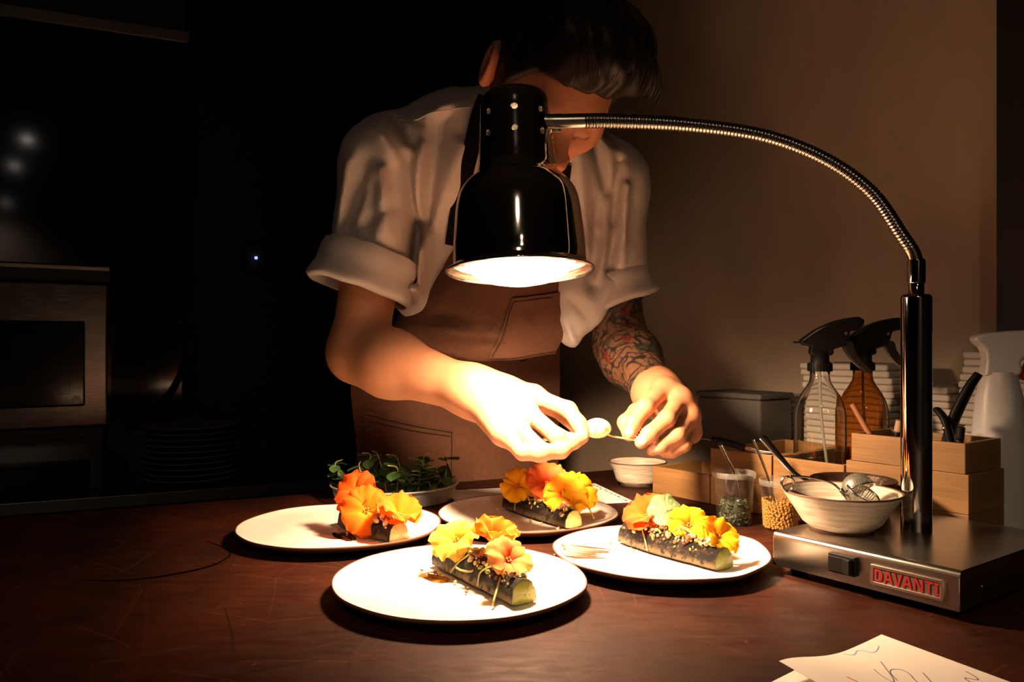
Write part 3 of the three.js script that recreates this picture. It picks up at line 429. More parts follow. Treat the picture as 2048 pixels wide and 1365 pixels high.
  const handL = [...palm(J.Lwr, LK, 0.026, 0.0155), bone(mid(J.Lwr, LK[0], 0.5), mid(J.Lwr, LK[2], 0.75), 0.024, 0.02)];
  const digitsL = [finger([LK[0], [0.1897, 1.0729, -1.165], [0.1697, 1.0509, -1.15], [0.1644, 1.0373, -1.147]], 0.0132), finger([LK[1], [0.2183, 1.0575, -1.155], [0.1922, 1.0378, -1.142], [0.1793, 1.0255, -1.14]], 0.0128), finger([LK[2], [0.2324, 1.0335, -1.155], [0.2086, 1.0204, -1.148], [0.1967, 1.0135, -1.152]], 0.0122), finger([LK[3], [0.2419, 1.0202, -1.16], [0.226, 1.0113, -1.158], [0.216, 1.0089, -1.165]], 0.0112), finger([[0.2093, 1.0695, -1.235], [0.1837, 1.0623, -1.205], [0.1638, 1.0496, -1.178], [0.1652, 1.0346, -1.158]], 0.014)];
  const limb = (arm, hand, digits) => { const ds = digits.map((d) => union(d, 0.006)); return (x, y, z) => { let a = 9; for (const f of arm) a = smin(a, f(x, y, z), 0.03); let h = 9; for (const f of hand) h = smin(h, f(x, y, z), 0.02); let d = smin(a, h, 0.03), m = 9; for (const f of ds) m = smin(m, f(x, y, z), 0.0025); return smin(d, m, 0.011); }; };
  const nails = [[[0.1768, 1.0312, -1.128], 0.0085], [[0.1604, 1.0429, -1.134], 0.008], [[0.1932, 1.0179, -1.14], 0.0075]];
  const along = (p, a, b) => { const d = b.map((v, i) => v - a[i]), l2 = d.reduce((s, v) => s + v * v, 0); return ((p[0] - a[0]) * d[0] + (p[1] - a[1]) * d[1] + (p[2] - a[2]) * d[2]) / l2; };
  const plain = (x, y, z) => { const n = 1 + 0.07 * noise(x * 70, y * 70, z * 70); return skin.map((v) => v * n); };
  const inked = (x, y, z) => { // tattooed sleeve down to the wrist
    for (const [c, r] of nails) if (Math.hypot(x - c[0], y - c[1], z - c[2]) < r) return [0.66, 0.4, 0.3];
    const s = along([x, y, z], J.Lel, J.Lwr), edge = 0.93 + 0.03 * noise(x * 40, y * 40, z * 40); if (s > edge) return plain(x, y, z);
    const wx = x + 0.012 * noise(x * 35, y * 35, 1), wy = y + 0.012 * noise(x * 35, y * 35, 5), wz = z + 0.01 * noise(y * 35, z * 35, 9);
    const line = Math.abs(noise(wx * 62, wy * 62, wz * 62)), swirl = Math.abs(Math.sin(120 * Math.hypot((wx * 9) % 0.5, (wy * 9) % 0.5) * 0.25 + 3 * noise(wx * 25, wy * 25, wz * 25))), red = noise(wx * 30 + 4, wy * 30, wz * 30) > 0.28 && s < 0.55, grn = noise(wx * 28, wy * 28 + 7, wz * 28) > 0.3;
    let c = [0.15, 0.066, 0.034]; if (red) c = [0.15, 0.015, 0.009]; else if (grn) c = [0.045, 0.042, 0.026]; if (line < 0.12) c = [0.016, 0.012, 0.009]; else if (swirl < 0.26) c = [0.04, 0.026, 0.018]; const n = 0.9 + 0.3 * noise(x * 160, y * 160, z * 160); return c.map((v) => v * n);
  };
  geos.push(surface(limb(armR, handR, digitsR), [-0.31, 0.96, -1.42], [0.13, 1.32, -1.03], 0.0034, plain));
  geos.push(surface(limb(armL, handL, digitsL), [0.12, 0.97, -1.53], [0.31, 1.33, -1.1], 0.0026, inked));
  // the covered rest of the body, inside the clothes
  const inside = union([(x, y, z) => torso(x, y, z) + 0.012, bone(J.Rsh, mid(J.Rsh, J.Rel, 0.55), 0.05, 0.044), bone(J.Lsh, mid(J.Lsh, J.Lel, 0.55), 0.05, 0.042), bone([-0.17, 0.95, -1.68], [-0.19, 0.5, -1.68], 0.07, 0.05), bone([-0.19, 0.5, -1.68], [-0.2, 0.06, -1.74], 0.05, 0.036), bone([-0.01, 0.95, -1.76], [0.02, 0.5, -1.76], 0.07, 0.05), bone([0.02, 0.5, -1.76], [0.03, 0.06, -1.82], 0.05, 0.036)], 0.03);
  geos.push(surface(inside, [-0.34, 0.02, -1.92], [0.3, 1.55, -1.28], 0.014, plain));
  const body = part('body', geos, phys(0xffffff, 0.55, { vertexColors: true, sheen: 0.15 }), t, 'bent head, bare forearms and hands, one forearm tattooed');
  // ---- hair
  const hairFn = (X, Y, Z) => {
    const [x, y, z] = toHead(X, Y, Z), g = 0.0016 * Math.sin(260 * (x * 0.8 + 0.25 * y) + 6 * noise(x * 20, y * 20, z * 20)) + 0.003 * noise(x * 45, y * 22, z * 22);
    let d = Math.min(ball([0, 0.024, -0.016], [0.081, 0.1, 0.104])(x, y, z), smin(H.skull(x, y, z), H.face(x, y, z), 0.05) - 0.007); d = smin(d, ball([0.022, 0.098, 0.042], [0.066, 0.036, 0.06])(x, y, z), 0.045); d = smin(d, ball([0.044, 0.072, 0.068], [0.038, 0.03, 0.032])(x, y, z), 0.03);
    const line = Math.max(-0.05, 0.047 - (z > 0.064 ? 0 : (0.064 - z) * 2.1)); const cutFace = (line - y) * 0.85; d = smax(d + g, cutFace, 0.012);
    return smax(d, -(H.skull(x, y, z) + 0.004), 0.002) * 1.06; };
  const hairs = [surface(hairFn, [hc[0] - 0.15, hc[1] - 0.12, hc[2] - 0.17], [hc[0] + 0.15, hc[1] + 0.19, hc[2] + 0.17], 0.0034)];
  { const r = rng(31); for (let i = 0; i < 260; i++) { const a = r() * 1.9 - 0.75, q = r(), x0 = -0.05 + 0.12 * r(), z0 = -0.02 + 0.06 * r(), x1 = x0 * 0.9 + 0.012 + 0.02 * q, top = 0.128 - 6 * (x0 - 0.01) * (x0 - 0.01); hairs.push(tube([[x0, top - 0.004, z0], [x0 * 0.6 + x1 * 0.4, top + 0.006 - 0.01 * q, z0 + 0.035], [x1, top - 0.016 - 0.006 * q, z0 + 0.06 + 0.012 * r()], [x1 + 0.003, top - 0.034 - 0.018 * r(), z0 + 0.064 + 0.012 * r()]].map(fromHead), (u) => 0.0011 * (1 - 0.75 * u), 8, 4)); } }
  part('hair', hairs, phys(RGB(0.009, 0.005, 0.003), 0.52, { specularIntensity: 0.6 }), t, 'short dark hair with a longer front');
  // ---- shirt
  const folds = [[[-0.1633, 1.4543, -1.3], [-0.1585, 1.2641, -1.3], -0.012, 0.012], [[-0.1119, 1.5232, -1.32], [-0.1513, 1.33, -1.32], -0.011, 0.018], [[-0.14, 1.4749, -1.32], [-0.1497, 1.3783, -1.32], 0.008, 0.014], [[-0.0797, 1.4749, -1.32], [-0.1159, 1.3702, -1.32], 0.006, 0.02], [[-0.2109, 1.5055, -1.32], [-0.1819, 1.4507, -1.32], 0.009, 0.016], [[-0.1883, 1.5232, -1.32], [-0.1561, 1.4749, -1.32], -0.008, 0.013], [[-0.2291, 1.4464, -1.3], [-0.2568, 1.3434, -1.3], -0.009, 0.015], [[-0.1998, 1.4306, -1.3], [-0.195, 1.3354, -1.3], 0.008, 0.016], [[-0.2156, 1.4068, -1.3], [-0.2188, 1.3354, -1.3], -0.005, 0.012], [[-0.2568, 1.4464, -1.3], [-0.2711, 1.3354, -1.3], 0.006, 0.012], [[-0.1855, 1.3751, -1.3], [-0.2449, 1.3354, -1.3], -0.004, 0.012], [[-0.14, 1.338, -1.32], [-0.1561, 1.2415, -1.32], 0.008, 0.018], [[-0.1006, 1.5461, -1.33], [-0.133, 1.5299, -1.33], 0.006, 0.012], [[0.1349, 1.5063, -1.4], [0.1605, 1.421, -1.4], -0.011, 0.014], [[0.1801, 1.4722, -1.42], [0.1662, 1.2861, -1.42], -0.01, 0.011], [[0.194, 1.4289, -1.42], [0.187, 1.299, -1.42], 0.006, 0.01], [[0.1468, 1.4082, -1.4], [0.1349, 1.263, -1.4], -0.008, 0.015], [[0.1076, 1.4765, -1.4], [0.1246, 1.3228, -1.4], 0.007, 0.02], [[0.1716, 1.3569, -1.4], [0.1417, 1.2716, -1.4], 0.006, 0.011], [[0.099, 1.2374, -1.4], [0.1332, 1.2033, -1.4], -0.005, 0.012], [[0.0862, 1.2033, -1.4], [0.1076, 1.1606, -1.4], 0.005, 0.01]].map(([a, b, h, w]) => { const dx = b[0] - a[0], dy = b[1] - a[1], l2 = dx * dx + dy * dy; return (x, y) => { const px = x - a[0], py = y - a[1], s = clamp((px * dx + py * dy) / l2), ex = px - dx * s, ey = py - dy * s, q = (ex * ex + ey * ey) / (w * w * 0.55); return q > 7 ? 0 : 2.1 * h * Math.exp(-q) * (0.4 + 0.6 * Math.sin(Math.PI * clamp(0.15 + 0.7 * s))); }; });
  const cuffR = { c: [-0.2357, 1.2773, -1.315], ax: [0.3, 0.93, -0.12] }, cuffL = { c: [0.1903, 1.2547, -1.445], ax: [-0.36, 0.92, -0.12] };
  const planeOf = (cf) => { const l = Math.hypot(...cf.ax); return (x, y, z) => -((x - cf.c[0]) * cf.ax[0] + (y - cf.c[1]) * cf.ax[1] + (z - cf.c[2]) * cf.ax[2]) / l; };
  const cutR = planeOf(cuffR), cutL = planeOf(cuffL), slR = bone(J.Rsh, mid(J.Rsh, J.Rel, 0.62), 0.074, 0.071), slL = bone(J.Lsh, mid(J.Lsh, J.Lel, 0.7), 0.066, 0.058);
  const flap = union([bone([0.1247, 1.3549, -1.45], [0.1164, 1.2387, -1.425], 0.06, 0.046), bone([0.1164, 1.2387, -1.425], [0.1025, 1.1796, -1.425], 0.046, 0.021)], 0.04), flapR = bone([-0.1507, 1.3943, -1.42], [-0.1588, 1.246, -1.4], 0.07, 0.045);
  const hump = union([bone(J.neck, [0.0, 1.5, -1.43], 0.08, 0.085), bone([-0.1952, 1.4889, -1.38], [-0.1051, 1.5234, -1.39], 0.058, 0.062), bone([-0.1051, 1.5234, -1.39], [-0.0415, 1.537, -1.39], 0.062, 0.064), bone([0.0905, 1.4935, -1.4], [0.1556, 1.461, -1.45], 0.058, 0.055)], 0.03);
  const shirtFn = (x, y, z) => {
    let d = torso(x, y, z) - 0.016; d = smin(d, hump(x, y, z), 0.05); d = smin(d, flap(x, y, z), 0.03); d = smin(d, flapR(x, y, z), 0.04);
    d = smin(d, smax(slR(x, y, z), cutR(x, y, z), 0.01), 0.035); d = smin(d, smax(slL(x, y, z), cutL(x, y, z), 0.01), 0.035);
    if (d < 0.04) { let f = 0; if (z > -1.55) for (const q of folds) f += q(x, y); d -= f + 0.003 * noise(x * 24, y * 14, z * 24) + 0.0016 * noise(x * 60, y * 45, z * 60); }
    d = smax(d, 1.146 - y, 0.008); return smax(d, -(neckFn(x, y, z) - 0.006), 0.008);
  };
  const weave = tex(128, 128, (u, v, x, y) => grey(0.5 + 0.25 * Math.sin(x * Math.PI / 2) * Math.sin(y * Math.PI / 2) + 0.2 * noise(x / 5, y / 5)), false, [30, 30]);
  const shirtMat = phys(RGB(0.6, 0.54, 0.52), 0.9, { sheen: 0.25, bumpMap: weave, bumpScale: 0.0003 });
  const shirt = part('shirt', surface(shirtFn, [-0.36, 0.99, -1.86], [0.3, 1.64, -1.24], 0.0052), shirtMat, t, 'white short sleeved shirt');
  // rolled cuffs
  const cuff = (cf, rTop, rBot, h, fx, seed) => { const ax = V(...cf.ax).normalize(), sx = V(1, 0, 0).addScaledVector(ax, -ax.x).normalize(), sz = new THREE.Vector3().crossVectors(sx, ax), c = A(cf.c);
    const at = (a, s, r) => { const p = c.clone().addScaledVector(ax, s + 0.004 * noise(Math.cos(a) * 1.5 + seed, Math.sin(a) * 1.5)), w = r * (1 + 0.07 * noise(Math.cos(a) * 1.3 + seed, Math.sin(a) * 1.3, 3)); p.addScaledVector(sx, Math.cos(a) * w * fx).addScaledVector(sz, Math.sin(a) * w); return [p.x, p.y, p.z]; };
    return grid((u, v) => { const a = u * Math.PI * 2; if (v < 0.5) { const s = v * 2; return at(a, lerp(h / 2, -h / 2, s), lerp(rTop, rBot, s) + 0.0015 * Math.sin(s * 9)); } const s = (v - 0.5) * 2; return at(a, lerp(-h / 2, h / 2 + 0.004, s), lerp(rBot - 0.006, rTop - 0.008, s)); }, 72, 24, true); };
  part('cuff', cuff(cuffR, 0.076, 0.086, 0.07, 1, 1), shirtMat, shirt); part('cuff', cuff(cuffL, 0.061, 0.068, 0.056, 1, 4), shirtMat, shirt);
  const collar = (() => { const c = A(mid(J.neck, neckTo, 0.22)), ax = A(neckTo).sub(A(J.neck)).normalize(), sx = V(1, 0, 0).addScaledVector(ax, -ax.x).normalize(), sz = new THREE.Vector3().crossVectors(sx, ax); return grid((u, v) => { const a = u * Math.PI * 2, s = v < 0.5 ? v * 2 : 2 - v * 2, r = 0.07 + (v < 0.5 ? 0 : 0.005) + 0.006 * (1 - s), p = c.clone().addScaledVector(ax, s * 0.03 - 0.012).addScaledVector(sx, Math.cos(a) * r).addScaledVector(sz, Math.sin(a) * r); return [p.x, p.y, p.z]; }, 48, 12, true); })();
  part('collar', collar, shirtMat, shirt);
  // lay a point seen from the front onto the shirt
  const laid = (p, lift) => { const d = [p[0], p[1] - 1.167, p[2]], l = Math.hypot(...d); for (let s = 0.85; s < 1.25; s += 0.0015) if (shirtFn(d[0] * s, 1.167 + d[1] * s, d[2] * s) < lift) return [d[0] * s, 1.167 + d[1] * s, d[2] * s]; return p; };
  part('shoulder_seam', tube([[-0.1776, 1.5178, -1.3], [-0.1522, 1.5178, -1.3], [-0.1284, 1.5289, -1.3], [-0.0943, 1.5352, -1.3], [-0.0626, 1.5384, -1.3]].map((p) => laid(p, 0.001)), 0.0012, 30, 6), shirtMat, shirt);
  // ---- apron
  const twill = tex(256, 256, (u, v, x, y) => { const n = 1 + 0.16 * fbm(x / 30, y / 30, 5, 4) + 0.07 * Math.sin((x + y) * 0.9) + 0.1 * noise(x / 2, y / 2); return [0.42 * n, 0.275 * n, 0.2 * n]; }, true, [4, 4]);
  const apronMat = std(0xffffff, 0.9, { map: twill, bumpMap: weave, bumpScale: 0.0004 });
  const strapMat = phys(RGB(0.005, 0.004, 0.0035), 0.9, { specularIntensity: 0.2 });
  const ap = new THREE.Group(); ap.name = 'apron'; ap.userData.label = 'brown canvas apron'; t.add(ap);
  const polyline = (pts) => (v) => { const f = clamp(v) * (pts.length - 1), i = Math.min(pts.length - 2, Math.floor(f)), s = f - i; return pts[i].map((q, k) => lerp(q, pts[i + 1][k], s)); };
  const bl = polyline([[-0.0625, 1.3887, -1.385], [-0.0921, 1.3397, -1.385], [-0.1106, 1.3085, -1.385], [-0.1475, 1.2666, -1.39], [-0.1861, 1.2246, -1.4], [-0.2063, 1.1932, -1.41], [-0.2113, 1.164, -1.42]]), br = polyline([[0.0521, 1.3911, -1.4], [0.07, 1.3416, -1.4], [0.0837, 1.3057, -1.4], [0.0908, 1.2634, -1.405], [0.0958, 1.2192, -1.415], [0.0918, 1.1796, -1.42], [0.0767, 1.1483, -1.43]]);
  const bibFolds = [[[-0.1899, 1.1898, -1.36], [-0.0323, 1.179, -1.36], 0.011, 0.014], [[-0.1858, 1.1674, -1.36], [-0.0199, 1.1591, -1.36], -0.01, 0.01], [[-0.0323, 1.179, -1.36], [0.0547, 1.1525, -1.36], 0.009, 0.013], [[-0.1526, 1.223, -1.36], [-0.078, 1.2022, -1.36], -0.006, 0.012], [[-0.1028, 1.2686, -1.36], [-0.136, 1.2188, -1.36], 0.006, 0.016], [[0.0299, 1.2188, -1.36], [0.063, 1.1608, -1.36], -0.007, 0.011]];
  const bib = (u, v) => { const q = Math.min(v, 1), a = bl(q), b = br(q), s = 2 * u - 1, over = Math.max(0, v - 1); let x = lerp(a[0], b[0], u), y = lerp(a[1], b[1], u), z = lerp(a[2], b[2], u); const arch = 1 - s * s;
    z += 0.055 * Math.pow(arch, 0.7) * (0.7 + 0.3 * q) + 0.02 * Math.sin(q * 2.6) * arch; y += -0.012 * sstep(0.55, 1, q) * Math.sin((u - 0.25) * 4.2) * arch; y -= 0.0065 * sstep(0.6, 1, q) * arch;
    z += 0.006 * noise(x * 16, y * 22, 2) + 0.007 * Math.sin(y * 95 + x * 38) * sstep(0.6, 0.95, q) * arch; y += 0.003 * noise(x * 20, 4, 7) * q; for (const [fa, fb, fh, fw] of bibFolds) { const dx = fb[0] - fa[0], dy = fb[1] - fa[1], k = clamp(((x - fa[0]) * dx + (y - fa[1]) * dy) / (dx * dx + dy * dy)), e = Math.hypot(x - fa[0] - dx * k, y - fa[1] - dy * k) / fw; z += fh * Math.exp(-e * e) * arch; }
    if (over > 0) { const k = over / 0.25; z -= 0.012 * k + 0.075 * k * k; y -= 0.008 * Math.sin(k * 2.6) - 0.012 * k * k; } return [x, y, z]; };
  part('bib', sheet((u, v) => bib(1 - u, v * 1.25), 70, 80, 0.003), apronMat, ap);
  const skirt = (u, v) => { const x = lerp(-0.292, 0.098, u), y = lerp(1.19, 0.62, v), s = 2 * u - 1, d = 1.505 + 0.02 * sstep(1.1, 0.98, y) + 0.475 * (x + 0.1) + 0.075 * Math.pow(Math.abs(s), 2.4) + 0.04 * sstep(1.08, 0.9, y); return [x, y, -d + 0.006 * noise(x * 14, y * 9, 3) + 0.005 * Math.sin(x * 42 + y * 25) * sstep(1.0, 1.14, y) - 0.006 * Math.exp(-Math.pow((x - 0.03 + (y - 1) * 0.55) / 0.012, 2)) * sstep(1.06, 0.95, y)]; };
  part('skirt', sheet((u, v) => skirt(1 - u, v), 80, 100, 0.003), apronMat, ap);
  const onto = (f, u0, u1, v0, v1, lift) => (u, v) => { const p = f(lerp(u0, u1, u), lerp(v0, v1, v)), q = f(lerp(u0, u1, u) + 0.002, lerp(v0, v1, v)), r = f(lerp(u0, u1, u), lerp(v0, v1, v) + 0.002), n = A(q).sub(A(p)).cross(A(r).sub(A(p))).normalize(); if (n.z < 0) n.negate(); return [p[0] + n.x * lift, p[1] + n.y * lift, p[2] + n.z * lift]; };
  // chest pocket with stitching, then a hip pocket
  const pk = new THREE.Group(); pk.name = 'chest_pocket'; ap.add(pk);
  const pf = (u, v) => bib(lerp(0.645 - 0.05 * v, 0.985, u), lerp(0.6 - 0.05 * u, 0.985, v));
  part('pocket_panel', sheet((u, v) => onto(pf, 0, 1, 0, 1, 0.0045)(1 - u, v), 24, 24, 0.0035), apronMat, pk);
  const stitch = (f, pts, parent) => part('stitching', tube(pts.map(([u, v]) => onto(f, u, u + 1e-4, v, v + 1e-4, 0.0052)(0, 0)), 0.0009, 40, 5), std(RGB(0.03, 0.018, 0.012), 0.9), parent);
  stitch(pf, [[0.04, 0.06], [0.04, 0.3], [0.04, 0.6], [0.04, 0.96]], pk); stitch(pf, [[0.03, 0.05], [0.3, 0.05], [0.6, 0.05], [0.97, 0.05]], pk);
  const hp = new THREE.Group(); hp.name = 'hip_pocket'; ap.add(hp);
  const hf = (u, v) => skirt(lerp(0.06, 0.47, u), lerp(0.255 + 0.075 * u, 0.49, v));
  part('pocket_panel', sheet((u, v) => onto(hf, 0, 1, 0, 1, 0.004)(1 - u, v), 24, 24, 0.0035), apronMat, hp);
  stitch(hf, [[0.03, 0.06], [0.3, 0.06], [0.6, 0.06], [0.97, 0.06]], hp); stitch(hf, [[0.96, 0.05], [0.96, 0.4], [0.95, 0.7], [0.95, 0.97]], hp); stitch(hf, [[0.05, 0.15], [0.3, 0.15], [0.6, 0.15], [0.94, 0.15]], hp);
  const ribbon = (pts, w) => { const c = spline(pts); return sheet((u, v) => { const p = c.getPointAt(v), tn = c.getTangentAt(v), sd = new THREE.Vector3().crossVectors(tn, V(0, 0, 1)).normalize(); p.addScaledVector(sd, (u - 0.5) * w); return [p.x, p.y, p.z]; }, 4, 40, 0.002); };
  part('neck_strap', ribbon([[-0.0431, 1.5738, -1.36], [-0.0533, 1.5326, -1.325], [-0.0646, 1.4841, -1.325], [-0.0746, 1.4448, -1.33], [-0.0863, 1.3888, -1.335], [-0.0981, 1.324, -1.352]].map((p) => laid(p, 0.006)), 0.026), strapMat, ap, 'black neck strap');
  part('neck_strap', ribbon([[0.0879, 1.4593, -1.36], [0.082, 1.4151, -1.345], [0.0755, 1.3741, -1.345], [0.0713, 1.3349, -1.36]].map((p) => laid(p, 0.006)), 0.022), strapMat, ap, 'black neck strap');
  part('waist_tie', sheet((u, v) => { const a = Math.PI * (0.05 + 1.25 * u) , q = torso; return [-0.09 + 0.2 * Math.cos(a) * EX + 0.14 * Math.sin(a) * EZ * -1 * -1, 1.1 + (v - 0.5) * 0.03, -1.665 + 0.2 * Math.cos(a) * EZ - 0.15 * Math.sin(a) * EX]; }, 40, 2, 0.002), apronMat, ap);
  // ---- trousers and shoes, behind the worktop
  part('trousers', surface((x, y, z) => smax(smin(union([bone([-0.17, 0.95, -1.69], [-0.19, 0.5, -1.69], 0.085, 0.068), bone([-0.19, 0.5, -1.69], [-0.2, 0.09, -1.75], 0.066, 0.058), bone([-0.01, 0.95, -1.77], [0.02, 0.5, -1.77], 0.085, 0.068), bone([0.02, 0.5, -1.77], [0.03, 0.09, -1.83], 0.066, 0.058)], 0.02)(x, y, z), torso(x, y, z) - 0.01, 0.03), y - 1.16, 0.01), [-0.32, 0.05, -1.95], [0.16, 1.18, -1.5], 0.011), std(RGB(0.02, 0.02, 0.022), 0.9), t);
  for (const [x, z] of [[-0.2, -1.74], [0.03, -1.82]]) part('shoe', surface(union([bone([x, 0.045, z - 0.05], [x - 0.03, 0.035, z + 0.14], 0.044, 0.034), bone([x, 0.05, z - 0.03], [x, 0.11, z - 0.02], 0.045, 0.042)], 0.03), [x - 0.12, 0.001, z - 0.13], [x + 0.1, 0.17, z + 0.22], 0.008), M.rubber, t);
}
{ // tweezers and the flower they hold
  const a = [0.0416, 1.0324, -1.118], b = [0.1272, 1.0484, -1.128], t = thing('tweezers', 'slim steel tweezers pinched in the brightly lit hand', 'tweezers');
  for (const s of [-1, 1]) part('arm', tube([a, [lerp(a[0], b[0], 0.5), lerp(a[1], b[1], 0.5) + s * 0.0032, lerp(a[2], b[2], 0.5)], [b[0], b[1] + s * 0.0005, b[2]]], (u) => 0.0022 - 0.0014 * u, 20, 8, 0.4), M.chrome, t);
  part('joint', rbox(0.012, 0.004, 0.004, 0.001, a[0], a[1], a[2]), M.chrome, t);
  const at = [0.1171, 1.0468, -1.13], f = thing('flower_bud', 'small pale bud on a thin stem held between tweezers and fingers', 'flower', at);
  const cup = (r, rot, sy) => grid((u, v) => { const an = u * Math.PI * 2, q = v * 1.5, w = 1 + 0.06 * Math.sin(5 * an); return [Math.sin(q) * Math.cos(an) * r * w, Math.cos(q) * r * sy, Math.sin(q) * Math.sin(an) * r * w]; }, 40, 12, true).rotateZ(rot);
  const pm = phys(RGB(0.78, 0.72, 0.42), 0.7, { transmission: 0.3, thickness: 0 });
  for (let k = 0; k < 4; k++) part('petal', grid((u, v) => { const an = (k + u * 1.25) * Math.PI / 2, q = v * Math.PI, w = 1 + 0.05 * Math.sin(7 * an) + 0.03 * (k % 2) + 0.05 * u; return [Math.sin(q) * Math.cos(an) * 0.0175 * w, Math.cos(q) * 0.0125 * w, Math.sin(q) * Math.sin(an) * 0.015 * w]; }, 16, 18), pm, f);
  part('stem', tube([[0.004, -0.004, 0.002], ...[[0.1391, 1.0352, -1.135], [0.1585, 1.0311, -1.14], [0.1775, 1.0276, -1.146]].map((p) => p.map((x, i) => x - at[i]))], 0.0013, 24, 7), phys(RGB(0.55, 0.5, 0.16), 0.6), f);
}


// ---------------------------------------------------------------- along the side wall
const OX = 0.2476, OZ = -1.445, UROT = -Math.atan2(UZ, UX);
const along = (t, s, y = 0.9) => [OX + UX * t + UZ * s, y, OZ + UZ * t - UX * s];   // t along the wall towards the camera, s into the wall
const bambooMap = tex(512, 256, (u, v, x, y) => { const strip = Math.floor(y / 21), o = strip * 53.7, n = 1 + 0.1 * noise(x / 120 + o, y / 2.4, 3) + 0.12 * (((strip * 7919) % 13) / 13 - 0.5) + 0.16 * fbm(x / 200 + o, y / 30, 6, 3) - (y % 21 < 1 ? 0.1 : 0); return [0.64 * n, 0.48 * n, 0.3 * n]; });
const bamboos = [0, 1, 2].map((i) => { const t = bambooMap.clone(); t.repeat.set(4, 8); t.offset.set(i * 0.31, i * 0.43); t.needsUpdate = true; return std(RGB(0.8 - 0.06 * i, 0.78 - 0.06 * i, 0.75 - 0.06 * i), 0.5, { map: t }); });
const metric = (g) => { const p = g.attributes.position, n = g.attributes.normal, uv = g.attributes.uv; for (let i = 0; i < p.count; i++) { const ax = Math.abs(n.getX(i)), ay = Math.abs(n.getY(i)); if (ay > 0.7) uv.setXY(i, p.getX(i), p.getZ(i)); else if (ax > 0.7) uv.setXY(i, p.getZ(i), p.getY(i)); else uv.setXY(i, p.getX(i), p.getY(i)); } return g; };
function bambooBox(label, t0, t1, y, h, depth, k, s0 = 0) {
  const w = t1 - t0, th = 0.0065, m = bamboos[k % 3], b = thing('bamboo_box', label, 'box', along(t0, s0, 0.9 + y), UROT, 'bamboo boxes along the wall');
  part('front_panel', metric(rbox(w, h, th, 0.0012, w / 2, h / 2, -th / 2)), m, b); part('rear_panel', metric(rbox(w, h, th, 0.0012, w / 2, h / 2, -depth + th / 2)), m, b);
  part('side_panel', metric(rbox(th, h, depth - 2 * th, 0.001, th / 2, h / 2, -depth / 2)), m, b); part('side_panel', metric(rbox(th, h, depth - 2 * th, 0.001, w - th / 2, h / 2, -depth / 2)), m, b);
  part('bottom_panel', metric(box(w - 2 * th, 0.005, depth - 2 * th, w / 2, 0.0025, -depth / 2)), m, b);
  return b;
}
bambooBox('low single bamboo box in front of the pale bowl, farthest from the lamp', 0, 0.126, 0, 0.047, 0.13, 0);
bambooBox('bottom bamboo box behind the cup of green herbs', 0.129, 0.246, 0, 0.0465, 0.2, 1);
bambooBox('upper bamboo box behind the cup of green herbs', 0.129, 0.246, 0.0467, 0.0455, 0.2, 0);
bambooBox('bottom bamboo box under the spray bottles', 0.249, 0.366, 0, 0.0465, 0.2, 0);
bambooBox('upper bamboo box holding the clear and amber spray bottles', 0.249, 0.366, 0.0467, 0.0455, 0.2, 1);
bambooBox('lowest bamboo box of the tall stack behind the lamp post', 0.369, 0.534, 0, 0.05, 0.1, 2);
bambooBox('middle bamboo box of the tall stack behind the lamp post', 0.369, 0.534, 0.0502, 0.05, 0.1, 1);
bambooBox('top bamboo box of the tall stack, filled with pens and tools', 0.377, 0.53, 0.1004, 0.0385, 0.1, 0);

